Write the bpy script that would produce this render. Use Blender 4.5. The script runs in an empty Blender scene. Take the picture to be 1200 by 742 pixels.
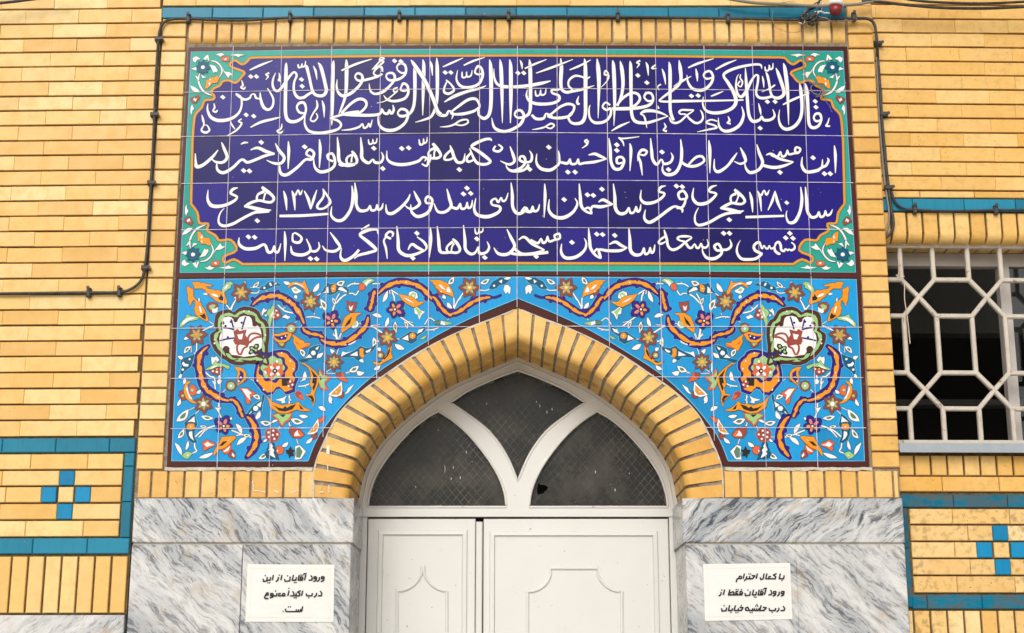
import bpy, bmesh, math, random, unicodedata
from mathutils import Vector, Matrix
from mathutils.geometry import tessellate_polygon
R = random.Random(7)
scene = bpy.context.scene
C = scene.collection

# ------------------------------------------------------------------ camera, sky, sun, exposure
F, CX, CY = 1750.0, 600.0, 371.0          # focal length and centre in photo pixels (1200 wide)
TH = math.radians(13.75)                  # camera looks slightly up
DIST, HC = 5.66, 1.60                     # metres to the wall, eye height
cam = bpy.data.cameras.new("camera"); camo = bpy.data.objects.new("camera", cam); C.objects.link(camo)
camo.location = (0, -DIST, HC); camo.rotation_euler = (math.pi/2 + TH, 0, 0)
cam.sensor_width = 36; cam.lens = F/1200*36; cam.clip_start = 0.05; cam.clip_end = 500
scene.camera = camo
world = bpy.data.worlds.new("World"); scene.world = world; world.use_nodes = True
wn = world.node_tree; wn.nodes.clear()
sky = wn.nodes.new("ShaderNodeTexSky"); sky.sky_type = 'NISHITA'; sky.sun_disc = False
SUN_EL, SUN_AZ = math.radians(35), math.radians(194)   # azimuth from +Y, clockwise: high behind the camera, a little left
sky.sun_elevation = SUN_EL; sky.sun_rotation = SUN_AZ
sky.air_density = 1.0; sky.dust_density = 4.0; sky.ozone_density = 1.0
hs = wn.nodes.new("ShaderNodeHueSaturation"); hs.inputs['Saturation'].default_value = 0.22
bg = wn.nodes.new("ShaderNodeBackground"); bg.inputs['Strength'].default_value = 0.15
wo = wn.nodes.new("ShaderNodeOutputWorld")
wn.links.new(sky.outputs[0], hs.inputs['Color']); wn.links.new(hs.outputs[0], bg.inputs[0]); wn.links.new(bg.outputs[0], wo.inputs[0])
sl = bpy.data.lights.new("sun", 'SUN'); sl.energy = 1.0; sl.angle = math.radians(30); sl.color = (1.0, 0.965, 0.90)
so = bpy.data.objects.new("sun", sl); C.objects.link(so); so.location = (0, -6, 9)
sd = Vector((math.sin(SUN_AZ)*math.cos(SUN_EL), math.cos(SUN_AZ)*math.cos(SUN_EL), math.sin(SUN_EL)))
so.rotation_euler = sd.to_track_quat('Z', 'Y').to_euler()
scene.view_settings.view_transform = 'Standard'; scene.view_settings.look = 'None'
scene.view_settings.gamma = 1.0; scene.view_settings.exposure = -0.04
scene.cycles.max_bounces = 6

# ------------------------------------------------------------------ picture point -> real place on a wall plane
def ray(px, py):
    u, v = (px-CX)/F, -(py-CY)/F
    return Vector((u, math.cos(TH)-v*math.sin(TH), math.sin(TH)+v*math.cos(TH)))
def P(px, py, d=0.0):
    """(X, Z) of a photo point on the facade plane moved d metres towards the camera."""
    r = ray(px, py); t = (DIST-d)/r.y
    return Vector((r.x*t, HC+r.z*t))
class Wall:
    """a wall plane turned by a small angle about its upright edge; local x runs along it, local y into it"""
    def __init__(s, X, Y, ang): s.X, s.Y, s.a = X, Y, ang
    def P(s, px, py, d=0.0):
        r = ray(px, py); c, n = math.cos(s.a), math.sin(s.a)
        nx, ny = -n, c                       # inward normal
        t = ((s.X-0)*nx + (s.Y+DIST)*ny - d)/(r.x*nx + r.y*ny)
        p = Vector((r.x*t-s.X, -DIST+r.y*t-s.Y))
        return Vector((p.x*c+p.y*n, HC+r.z*t))
XC = P(607, 400).x                           # axis of the portal

# ------------------------------------------------------------------ mesh helpers
class MB:
    def __init__(s): s.v, s.f, s.m, s.mats = [], [], [], []
    def mi(s, mat):
        if mat not in s.mats: s.mats.append(mat)
        return s.mats.index(mat)
    def add(s, vs, fs, mat):
        o = len(s.v); s.v += [tuple(a) for a in vs]; k = s.mi(mat)
        for f in fs: s.f.append([i+o for i in f]); s.m.append(k)
    def build(s, name, parent=None, origin=(0,0,0), smooth=False):
        me = bpy.data.meshes.new(name)
        ox, oy, oz = origin
        me.from_pydata([(a-ox, b-oy, c-oz) for a, b, c in s.v], [], s.f)
        for m in s.mats: me.materials.append(m)
        me.polygons.foreach_set("material_index", s.m)
        if smooth: me.polygons.foreach_set("use_smooth", [True]*len(s.f))
        me.update()
        o = bpy.data.objects.new(name, me); C.objects.link(o)
        if parent: o.parent = parent
        return o
    # a brick: chamfered front, x0..x1, z0..z1, front at y, depth back
    def brick(s, x0, x1, z0, z1, y, depth, mat, c=0.0025):
        if x1-x0 < 4*c or z1-z0 < 4*c: c = min(x1-x0, z1-z0)/5
        vs = [(x0+c,y,z0+c),(x1-c,y,z0+c),(x1-c,y,z1-c),(x0+c,y,z1-c),
              (x0,y+c,z0),(x1,y+c,z0),(x1,y+c,z1),(x0,y+c,z1),
              (x0,y+depth,z0),(x1,y+depth,z0),(x1,y+depth,z1),(x0,y+depth,z1)]
        s.add(vs, [(0,1,2,3),(4,5,1,0),(5,6,2,1),(6,7,3,2),(7,4,0,3),(8,9,5,4),(9,10,6,5),(10,11,7,6),(11,8,4,7)], mat)
    def box(s, x0, x1, y0, y1, z0, z1, mat):
        vs = [(x0,y0,z0),(x1,y0,z0),(x1,y1,z0),(x0,y1,z0),(x0,y0,z1),(x1,y0,z1),(x1,y1,z1),(x0,y1,z1)]
        s.add(vs, [(0,1,5,4),(1,2,6,5),(2,3,7,6),(3,0,4,7),(4,5,6,7),(3,2,1,0)], mat)
    # flat polygon (list of (x,z)) at y, with holes and thickness
    def poly(s, pts, y, mat, holes=(), thick=0.0, rim=None):
        loops = [[Vector((p[0], p[1], 0)) for p in l] for l in [pts]+list(holes)]
        flat = [p for l in loops for p in l]
        tris = tessellate_polygon(loops)
        vs = [(p.x, y, p.y) for p in flat]; fs = []
        for a, b, c in tris:
            n = (flat[b]-flat[a]).cross(flat[c]-flat[a]).z
            if abs(n) < 1e-12: continue
            fs.append((a, b, c) if n > 0 else (a, c, b))
        s.add(vs, fs, mat)
        if thick:
            for l in loops:
                n = len(l); vv = [(p.x, y, p.y) for p in l]+[(p.x, y+thick, p.y) for p in l]
                s.add(vv, [(i, (i+1) % n, n+(i+1) % n, n+i) for i in range(n)], rim or mat)
    # brush stroke: pts = [(x,z,w)], flat ribbon at y
    def ribbon(s, pts, y, mat, extra=0.0, rise=0.0002, closed=False):
        n = len(pts); vs = []; fs = []
        for i, (x, z, w) in enumerate(pts):
            a = pts[i-1] if (i > 0 or closed) else pts[i]; b = pts[(i+1) % n] if (i < n-1 or closed) else pts[i]
            dx, dz = b[0]-a[0], b[1]-a[1]; l = math.hypot(dx, dz) or 1
            nx, nz = -dz/l*(w+extra)/2, dx/l*(w+extra)/2
            ex = ez = 0
            if extra and not closed and i in (0, n-1):
                g = (extra/2)*(-1 if i == 0 else 1); ex, ez = dx/l*g, dz/l*g
            yy = y - rise*i/n
            vs += [(x+ex+nx, yy, z+ez+nz), (x+ex-nx, yy, z+ez-nz)]
        for i in range(n-1 if not closed else n):
            j = (i+1) % n
            fs.append((2*i, 2*i+1, 2*j+1, 2*j))
        s.add(vs, fs, mat)
    def disc(s, x, z, r, y, mat, n=14, rz=None):
        rz = rz or r
        s.add([(x+r*math.cos(2*math.pi*i/n), y, z+rz*math.sin(2*math.pi*i/n)) for i in range(n)], [tuple(range(n))], mat)
    def tube(s, pts, r, mat, n=8, closed=False):
        pts = [Vector(p) for p in pts]; N = len(pts); vs = []; fs = []
        up = Vector((0.13, -1, 0.29)).normalized()
        for i, p in enumerate(pts):
            a = pts[i-1] if (i or closed) else p; b = pts[(i+1) % N] if (i < N-1 or closed) else p
            t = (b-a).normalized() if (b-a).length > 1e-9 else Vector((1,0,0))
            e1 = up - t*up.dot(t)
            if e1.length < 1e-3: e1 = Vector((1,0,0)) - t*t.x
            e1.normalize(); e2 = t.cross(e1)
            for k in range(n):
                q = 2*math.pi*k/n; vs.append(p+e1*(r*math.cos(q))+e2*(r*math.sin(q)))
        for i in range(N if closed else N-1):
            j = (i+1) % N
            for k in range(n): fs.append((i*n+k, i*n+(k+1) % n, j*n+(k+1) % n, j*n+k))
        if not closed: fs += [tuple(range(n))[::-1], tuple(range((N-1)*n, N*n))]
        s.add(vs, fs, mat)

def cat(pts, k=5, closed=False):
    """Catmull-Rom through tuples of any length"""
    n = len(pts)
    if n < 3 and not closed: return [tuple(p) for p in pts]
    out = []
    for i in range(n if closed else n-1):
        g = lambda j: pts[j % n] if closed else pts[max(0, min(n-1, j))]
        p0, p1, p2, p3 = g(i-1), g(i), g(i+1), g(i+2)
        for q in range(k):
            t = q/k
            out.append(tuple(0.5*((2*b)+(-a+c)*t+(2*a-5*b+4*c-d)*t*t+(-a+3*b-3*c+d)*t**3) for a, b, c, d in zip(p0, p1, p2, p3)))
    if not closed: out.append(tuple(pts[-1]))
    return out

def empty(name, label, cat_, loc=(0,0,0), rz=0.0, group=None):
    o = bpy.data.objects.new(name, None); C.objects.link(o); o.empty_display_size = 0.2
    o.location = loc; o.rotation_euler = (0, 0, rz); o['label'] = label; o['category'] = cat_
    if group: o['group'] = group
    return o
def tag(o, label, cat_, group=None):
    o['label'] = label; o['category'] = cat_
    if group: o['group'] = group
    return o

# ------------------------------------------------------------------ materials
def lin(h):
    h = h.lstrip('#'); out = []
    for i in (0, 2, 4):
        c = int(h[i:i+2], 16)/255; out.append(c/12.92 if c <= .04045 else ((c+.055)/1.055)**2.4)
    return tuple(out)
class Mat:
    def __init__(s, name, rough=0.5, spec=0.5):
        s.m = bpy.data.materials.new(name); s.m.use_nodes = True; s.t = s.m.node_tree
        s.b = s.t.nodes['Principled BSDF']; s.b.inputs['Roughness'].default_value = rough
        s.b.inputs['Specular IOR Level'].default_value = spec
    def n(s, typ, ins=None, **kw):
        nd = s.t.nodes.new(typ)
        for k, v in kw.items(): setattr(nd, k, v)
        for k, v in (ins or {}).items():
            if hasattr(v, 'is_output') or isinstance(v, bpy.types.NodeSocket): s.t.links.new(v, nd.inputs[k])
            else: nd.inputs[k].default_value = v
        return nd
    def coord(s, scale=(1,1,1), rot=(0,0,0)):
        tc = s.n("ShaderNodeTexCoord")
        return s.n("ShaderNodeMapping", {'Vector': tc.outputs['Object'], 'Scale': scale, 'Rotation': rot}).outputs[0]
    def noise(s, vec, scale, detail=4, rough=.55, dist=0.0):
        return s.n("ShaderNodeTexNoise", {'Vector': vec, 'Scale': scale, 'Detail': detail, 'Roughness': rough, 'Distortion': dist}).outputs[0]
    def ramp(s, fac, stops):
        r = s.n("ShaderNodeValToRGB", {'Fac': fac}); e = r.color_ramp.elements
        while len(e) < len(stops): e.new(0.5)
        for k, (p, c) in enumerate(stops):
            e[k].position = p; e[k].color = (c, c, c, 1) if not hasattr(c, '__len__') else (*c, 1)
        return r.outputs[0]
    def mix(s, fac, a, b, blend='MIX'):
        nd = s.n("ShaderNodeMix", data_type='RGBA', blend_type=blend)
        for key, v in ((0, fac), (6, a), (7, b)):
            if isinstance(v, bpy.types.NodeSocket): s.t.links.new(v, nd.inputs[key])
            elif key == 0: nd.inputs[0].default_value = v
            else: nd.inputs[key].default_value = (*v, 1)
        return nd.outputs[2]
    def math(s, op, a, b=0.0):
        return s.n("ShaderNodeMath", {0: a, 1: b}, operation=op).outputs[0]
    def rnd(s): return s.n("ShaderNodeNewGeometry").outputs['Random Per Island']
    def color(s, c):
        if isinstance(c, bpy.types.NodeSocket): s.t.links.new(c, s.b.inputs['Base Color'])
        else: s.b.inputs['Base Color'].default_value = (*c, 1)
        return s
    def rough(s, sock): s.t.links.new(sock, s.b.inputs['Roughness']); return s
    def bump(s, h, strength=.3, dist=.002):
        nd = s.n("ShaderNodeBump", {'Height': h, 'Strength': strength, 'Distance': dist})
        s.t.links.new(nd.outputs[0], s.b.inputs['Normal']); return s

ALB = 0.84                     # albedo of a surface that the photograph shows at that colour
def A(h, k=1.0): return tuple(min(.9, c*ALB*k) for c in lin(h))

def brick_mat(name, base, lo, hi, specks=.5, grime=0.0, blotch=0.0):
    M = Mat(name, .42, .4); v = M.coord()
    r = M.rnd()
    dull = tuple(x*y for x, y in zip(base, (.93, .88, .84)))
    c = M.ramp(r, [(0, lo), (.22, base), (.42, hi), (.55, dull), (.72, base), (.86, tuple(x*.93 for x in lo)), (1, hi)])
    big = M.noise(v, 5, 3)
    c = M.mix(M.ramp(big, [(.35, 0), (.7, .3)]), c, hi)
    off = M.n("ShaderNodeVectorMath", {0: v, 1: M.n("ShaderNodeCombineXYZ", {0: M.math('MULTIPLY', r, 37.0), 1: M.math('MULTIPLY', r, 11.0), 2: M.math('MULTIPLY', r, 53.0)}).outputs[0]}, operation='ADD').outputs[0]
    mott = M.noise(off, 22, 5, .6)
    c = M.mix(M.ramp(mott, [(.45, 0), (.75, .5)]), c, tuple(x*y for x, y in zip(base, (.84, .74, .55))))
    pale = M.noise(off, 9, 3, .5)
    c = M.mix(M.ramp(pale, [(.55, 0), (.8, .4)]), c, tuple(min(.85, x*y) for x, y in zip(base, (1.05, 1.13, 1.35))))
    chip = M.ramp(M.noise(v, 70, 5, .8), [(.70, 0), (.735, .55)])
    c = M.mix(chip, c, tuple(x*.45 for x in base))
    scr = M.ramp(M.noise(M.coord((3, 3, 30)), 14, 4, .75), [(.70, 0), (.78, .35)])
    c = M.mix(scr, c, tuple(min(.85, x*y) for x, y in zip(base, (1.03, 1.2, 1.8))))
    fine = M.noise(v, 160, 3, .7)
    c = M.mix(M.ramp(fine, [(.55, 0), (.9, .25)]), c, tuple(x*.6 for x in base))
    if specks:
        sp = M.n("ShaderNodeTexVoronoi", {'Vector': v, 'Scale': 62.0, 'Randomness': 1.0}).outputs
        keep = M.ramp(M.noise(v, 13, 2), [(.52, 0), (.6, 1)])
        spot = M.math('MULTIPLY', M.ramp(sp[0], [(.07, 1), (.15, 0)]), keep)
        c = M.mix(M.math('MULTIPLY', spot, specks), c, (.045, .03, .018))
    if grime:
        g = M.noise(M.coord((1, 1, 1.4)), 17, 6, .7)
        c = M.mix(M.math('MULTIPLY', M.ramp(g, [(.46, 0), (.62, 1)]), grime), c, (.10, .062, .022))
    if blotch:
        g = M.noise(M.coord((1, 1, 1.1)), 38, 3, .55)
        c = M.mix(M.math('MULTIPLY', M.math('MULTIPLY', M.ramp(g, [(.50, 0), (.62, 1)]), M.ramp(M.n('ShaderNodeSeparateXYZ', {0: v}).outputs[2], [(.40, 0), (.41, 0)]) if False else M.ramp(M.noise(v, 2.5, 3), [(.38, .1), (.55, 1)])), blotch), c, (.20, .105, .035))
    M.color(c); M.rough(M.ramp(mott, [(.3, .34), (.8, .6)]))
    M.bump(M.math('ADD', M.math('MULTIPLY', fine, .4), mott), .22, .0015)
    return M.m
BR = A('F2C46E'); BRL = A('E8B054'); BRH = A('F8D894')
m_brick = brick_mat("yellow_brick", BR, BRL, BRH, .35)
m_brick_r = brick_mat("yellow_brick_spotted", A('F2BF66'), A('E8AE4C'), A('F8CF84'), .85, .0, .15)
m_brick_stain = brick_mat("yellow_brick_stained", A('F4CB84'), A('EAB865'), A('F8DAA0'), 1.0, .0, .55)
m_brick_old = brick_mat("yellow_brick_weathered", A('F0BC62'), A('E6AA48'), A('F6CC80'), 1.0, .14)
m_brick_arch = brick_mat("yellow_brick_grimy", A('EFB858'), A('E2A644'), A('F6C874'), .7, .12)
m_brick_reveal = brick_mat("yellow_brick_reveal", A('F0B850'), A('E2A53E'), A('F6C566'), .9, .6)
def mortar_mat(name, c, c2):
    M = Mat(name, .9, .1); v = M.coord(); f = M.noise(v, 45, 5, .7)
    M.color(M.mix(M.ramp(f, [(.35, 0), (.7, 1)]), c, c2)); M.bump(f, .6, .003); return M.m
m_mortar = mortar_mat("mortar_dark", (.085, .058, .028), (.19, .13, .06))
m_mortar_grey = mortar_mat("mortar_grey", (.17, .14, .10), (.38, .32, .25))
m_plaster = mortar_mat("mortar_smear", (.45, .40, .32), (.66, .60, .50))
def glaze(name, c, var=.25, rough=.14, worn=0.0, streak=True, spec=.13):
    M = Mat(name, rough, spec); v = M.coord()
    dark = tuple(x*.46 for x in c); light = tuple(min(.9, x*1.35+.002) for x in c)
    r = M.ramp(M.rnd(), [(0, dark), (.5, c), (1, light)])
    col = M.mix(var, c, r)
    n = M.noise(v, 7, 4, .6); col = M.mix(M.ramp(n, [(.35, 0), (.75, .35)]), col, light)
    if streak:
        s_ = M.noise(M.coord((26, 26, 2.2)), 4, 3, .6); col = M.mix(M.ramp(s_, [(.5, 0), (.85, .3)]), col, dark)
    if worn:
        w = M.noise(M.coord((1, 1, 2.2)), 9, 6, .7); col = M.mix(M.math('MULTIPLY', M.ramp(w, [(.42, 0), (.6, 1)]), worn), col, (.10, .09, .07))
    p = M.n("ShaderNodeTexVoronoi", {'Vector': v, 'Scale': 33.0}).outputs[0]
    k = M.ramp(M.noise(v, 11, 2), [(.56, 0), (.62, 1)])
    col = M.mix(M.math('MULTIPLY', M.ramp(p, [(.05, .8), (.09, 0)]), k), col, (.5, .47, .45))
    M.color(col); M.bump(M.noise(v, 28, 4, .6), .08, .002)
    return M.m
m_cobalt = glaze("glaze_cobalt", A('211486', .72), 1.0)  # tile tones vary; the wide spread also paints in uneven sky reflections
m_sky = glaze("glaze_sky_blue", A('1B9AD8', .92), .5)
m_turq = glaze("glaze_turquoise", A('2BAA96', .9), .3)
m_brown = glaze("glaze_brown", A('57231B', .8), .4)
m_band = glaze("glaze_teal_band", A('2E8DAA', .82), .75)
m_band_r = glaze("glaze_teal_band_worn", A('0C7A98', .85), .5, .2, .8)
m_cross = glaze("glaze_cross", A('1E8FC0', .85), .6)
def enamel(name, h, rough=.2, var=.26):
    M = Mat(name, rough, .14); c = A(h); v = M.coord()
    M.color(M.mix(M.ramp(M.noise(v, 85, 5, .7), [(.38, 0), (.75, var*2)]), c, tuple(x*.7 for x in c))); return M.m
EN = {k: enamel("enamel_"+n, h) for k, n, h in (
    ('W', 'white', 'FAF6F2'), ('O', 'orange', 'F59A1C'), ('G', 'leaf_green', 'A3CC86'), ('D', 'grey_green', '5C8468'),
    ('T', 'dark_teal', '0B5A78'), ('P', 'purple', '2C1B7E'), ('K', 'black', '2A2420'), ('M', 'maroon', 'A0493E'),
    ('R', 'red_orange', 'E5683A'), ('I', 'pink', 'E98274'), ('B', 'brown', '4E2A1C'), ('Y', 'yellow', 'F5B83C'),
    ('L', 'outline', '1C1A2A'), ('N', 'rim_light', '74C0E8'), ('A', 'amber', 'E39A35'), ('E', 'olive', 'B3B074'), ('F', 'dull_maroon', '8A4A40'))}
m_letter = enamel("enamel_letter_white", 'FAF4F2', .2, .05)
m_lout = enamel("enamel_letter_outline", '15102E', .25)
m_grout = mortar_mat("tile_grout", (.50, .43, .50), (.72, .66, .68))
# ------------------------------------------------------------------ ground and dark interior
def structure(o): o['kind'] = 'structure'; return o
def ground_mat():
    M = Mat("paving", .8, .3); v = M.coord(); n = M.noise(v, 3, 6, .6)
    M.color(M.mix(n, (.58, .55, .48), (.70, .66, .59))); M.bump(M.noise(v, 40, 4), .3, .004); return M.m
m_pave = ground_mat()
Ma = Mat("asphalt", .9, .3); Ma.color(Ma.mix(Ma.noise(Ma.coord(), 60, 4, .7), (.04, .04, .042), (.075, .074, .07)))
mb = MB(); mb.box(-150, 150, -9, .0, -.3, 0, m_pave); structure(mb.build("pavement"))  # unseen paving, widened and kept pale to bounce light into the arch
mb = MB(); mb.box(-150, 150, -150, -9, -.5, -.13, Ma.m); structure(mb.build("road"))
mb = MB(); mb.box(-150, 150, 4.6, 150, -.5, -.05, Ma.m); structure(mb.build("ground"))
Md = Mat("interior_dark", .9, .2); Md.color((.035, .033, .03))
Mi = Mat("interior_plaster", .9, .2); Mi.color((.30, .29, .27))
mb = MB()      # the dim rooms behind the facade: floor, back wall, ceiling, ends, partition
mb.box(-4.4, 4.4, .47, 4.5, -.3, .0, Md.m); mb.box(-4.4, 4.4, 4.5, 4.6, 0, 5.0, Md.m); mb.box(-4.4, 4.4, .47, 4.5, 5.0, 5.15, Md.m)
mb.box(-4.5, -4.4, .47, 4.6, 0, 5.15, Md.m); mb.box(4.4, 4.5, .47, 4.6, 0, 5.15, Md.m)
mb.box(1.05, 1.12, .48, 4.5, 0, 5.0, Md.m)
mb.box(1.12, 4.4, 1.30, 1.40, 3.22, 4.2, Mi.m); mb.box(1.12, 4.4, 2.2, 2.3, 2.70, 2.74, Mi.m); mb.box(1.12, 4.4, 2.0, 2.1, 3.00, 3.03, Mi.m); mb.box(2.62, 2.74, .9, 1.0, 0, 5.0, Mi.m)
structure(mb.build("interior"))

# ------------------------------------------------------------------ left brick wall
GAP = .0068
ALPHA = math.radians(1.6)
XL = P(160, 515).x
WL = Wall(XL, 0.0, -ALPHA)
def zlist(W, px, ys): return [W.P(px, y).y for y in ys]
yl = [10.2,27.4,44.4,60.6,77.6,95.1,112.3,129,146.3,164.2,181.5,199.4,216.9,234.8,252.7,270.6,289,307.5,325.9,344.6,362.8,380.9,399.2,417.3,436.2,455,473.7,492.3,512]
def courses(zs, up_to):
    zs = sorted(zs); p = (zs[-1]-zs[0])/(len(zs)-1)
    while zs[-1] < up_to: zs.append(zs[-1]+p)
    return zs
def lay(mb, zs, x0, x1, ref_x, L, mat, par=0, jit=.0012, vgap=.0005, depth=.05, skip=None):
    for i in range(len(zs)-1):
        za, zb = zs[i]+GAP/2, zs[i+1]-GAP/2
        off = ref_x+(L/2 if (i+par) % 2 else 0)+R.uniform(-.006, .006)
        k = math.floor((x0-off)/L); x = off+k*L
        while x < x1:
            a, b = max(x, x0), min(x+L, x1)
            if b-a > .012 and not (skip and skip(a, b, za, zb)):
                y = R.uniform(-jit, jit); dz = R.uniform(-.0008, .0008)
                mb.brick(a+vgap/2, b-vgap/2, za+dz, zb+dz, y, depth, mat, .0014)
            x += L
LW = 4.8                                    # wall height
e = empty("brick_wall", "pale yellow brick wall left of the entrance, with a blue framed panel", "wall", (XL, 0, 0), -ALPHA)
zs = courses(zlist(WL, 110, yl), 4.75)
L = WL.P(93.4, 60).x-WL.P(31, 60).x
xl0 = -2.35
par = [i for i, z in enumerate(zs) if z < WL.P(60, 19).y][-1] % 2
mb = MB(); lay(mb, zs, xl0, -.002, WL.P(93.4, 19).x, L, m_brick, par)
# courses inside the blue frame
yb = [629.7,609.5,589.6,569.8,550.8,531.2]
zb = sorted(zlist(WL, 80, yb)); xf = WL.P(143, 580).x
cx = WL.P(77, 580).x; hw = .0295
def cross(x, n):
    return [(cx-hw, cx+hw) if n in (1, 3) else None][0]
ct = MB()
for i in range(5):
    za, zc = zb[i]+GAP/2, zb[i+1]-GAP/2
    cuts = []
    if i in (1, 3): cuts = [(cx-hw, cx+hw)]
    if i == 2: cuts = [(cx-3*hw-.006, cx-hw-.006), (cx-hw, cx+hw), (cx+hw+.006, cx+3*hw+.006)]
    for k, (a, b) in enumerate(cuts):
        (mb if (i == 2 and k == 1) else ct).brick(a+.001, b-.001, za, zc, -.001, .05, m_brick if (i == 2 and k == 1) else m_cross)
    segs = [(xl0, cuts[0][0]), (cuts[-1][1], xf-.004)] if cuts else [(xl0, xf-.004)]
    for a, b in segs:
        x = b
        first = True
        while x > a+.01:
            w = L*(.3 if (first and i % 2 and not cuts) else (.62 if first and i % 2 == 0 else 1)); first = False
            n = max(a, x-w); mb.brick(n+.0008, x-.0008, za, zc, R.uniform(-.001, .001), .05, m_brick); x = n
mb.build("stretcher_courses", e); ct.build("tile_cross", e)
# blue frame
zt0, zt1 = WL.P(80, 530.5).y, WL.P(80, 513.5).y
zu0, zu1 = WL.P(80, 649.3).y, WL.P(80, 630.6).y
mb = MB()
def band(mb, x0, x1, z0, z1, mat, L=.207, horiz=True, y=-.0015, ph=0):
    a, end = (x0, x1) if horiz else (z0, z1)
    a -= ph
    while a < end-.004:
        b = min(a+L, end)
        if horiz: mb.brick(max(a, x0)+.0008, b-.0008, z0+.001, z1-.001, y, .05, mat, .003)
        else: mb.brick(x0+.001, x1-.001, max(a, z0)+.0008, b-.0008, y, .05, mat, .003)
        a = b
band(mb, xl0, -.003, zt0, zt1, m_band, ph=.03); band(mb, xl0, -.003, zu0, zu1, m_band, ph=.09)
band(mb, xf, -.003, zu1+.001, zt0-.001, m_band, horiz=False, L=.135)
mb.build("tile_border", e)
# soldier course and marble plinth
zs0, zs1 = WL.P(80, 719).y, WL.P(80, 651).y
pitch = WL.P(116.4, 685).x-WL.P(96.8, 685).x
mb = MB(); x = -.004
while x > xl0:
    mb.brick(x-pitch+.004, x-.004, zs0+.002, zs1-.004, R.uniform(-.0015, .0015), .05, m_brick); x -= pitch
mb.build("soldier_course", e)
mb = MB(); mb.box(xl0, 0, .010, .44, zs0-.004, 4.78, m_mortar); mb.build("mortar_bed", e)

# ------------------------------------------------------------------ marble
def marble(name, ang, seed, dark=1.0):
    M = Mat(name, .28, .5); tc = M.n("ShaderNodeTexCoord").outputs['Object']
    v0 = M.n("ShaderNodeMapping", {'Vector': tc, 'Location': (seed, 0, seed*1.7), 'Rotation': (0, math.radians(ang), 0)}).outputs[0]
    warp = M.n("ShaderNodeTexNoise", {'Vector': v0, 'Scale': 5.0, 'Detail': 5.0}).outputs[1]
    v1 = M.n("ShaderNodeVectorMath", {0: v0, 1: M.n("ShaderNodeVectorMath", {0: warp, 'Scale': .10}, operation='SCALE').outputs[0]}, operation='ADD').outputs[0]
    st = M.n("ShaderNodeMapping", {'Vector': v1, 'Scale': (1.4, 3, 7.5)}).outputs[0]
    st2 = M.n("ShaderNodeMapping", {'Vector': v1, 'Scale': (5, 9, 30)}).outputs[0]
    big = M.noise(st, 1.35, 7, .66); mid = M.noise(st2, 2.6, 10, .76)
    veil = M.ramp(M.math('ADD', M.math('MULTIPLY', big, .7), M.math('MULTIPLY', M.noise(st2, .55, 4, .6), .3)), [(.41, 0), (.60, 1)])
    thread = M.math('MULTIPLY', M.ramp(mid, [(.49, 0), (.575, 1)]), M.ramp(big, [(.36, .12), (.56, 1)]))
    c = M.mix(M.math('MULTIPLY', veil, .72*dark), A('E0DEDA'), A('858D96'))
    c = M.mix(M.math('MULTIPLY', thread, .95*dark), c, A('353C46'))
    stain = M.math('MULTIPLY', M.ramp(M.noise(v0, 9, 6, .7), [(.54, 0), (.70, 1)]), .5)
    c = M.mix(stain, c, A('BFA276'))
    c = M.mix(M.ramp(M.noise(v0, 120, 3, .8), [(.5, 0), (.9, .3)]), c, A('8C8A86'))
    M.color(c); return M.m
m_mar1 = marble("marble_falling_veins", -47, 3.1); m_mar2 = marble("marble_rising_veins", 40, 8.4, 1.1)
m_mar3 = marble("marble_falling_veins_tight", -42, 5.7, .85); m_mar4 = marble("marble_pale", 40, 12.2, .7)
mb = MB()
x = 0.0; k = 0
for w in (.62, .8, .9):
    mb.brick(x-w+.001, x-.004 if k == 0 else x-.001, .0, zs0-.006, -.004, .05, m_mar4); x -= w; k += 1
mb.build("marble_plinth", e)

# ------------------------------------------------------------------ right brick wall
XR = P(1052, 515).x
REC = .03
WR = Wall(XR, REC, ALPHA*.75)
e = empty("brick_wall", "spotted yellow brick wall around the barred window, right of the entrance", "wall", (XR, REC, 0), WR.a)
yr = [5.6,22.3,38.8,55.3,72,88.2,104.8,121.8,138.3,155.2,172,189.7,206.4,223.3]
zs = courses(zlist(WR, 1110, yr), 4.75)
L = WR.P(1120.7, 30).x-WR.P(1058.8, 30).x
xr1 = 2.0
par = [i for i, z in enumerate(zs) if z < WR.P(1110, 30).y][-1] % 2
mb = MB(); lay(mb, zs, .002-.06, xr1, WR.P(1058.8, 30).x, L, m_brick_r, par)
# thin half course
z1h, z0h = zs[0]-GAP/2, WR.P(1110, 231.6).y
x = -.06
while x < xr1:
    mb.brick(x+.001, min(x+L, xr1)-.001, z0h, z1h, 0, .05, m_brick_r); x += L
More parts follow.
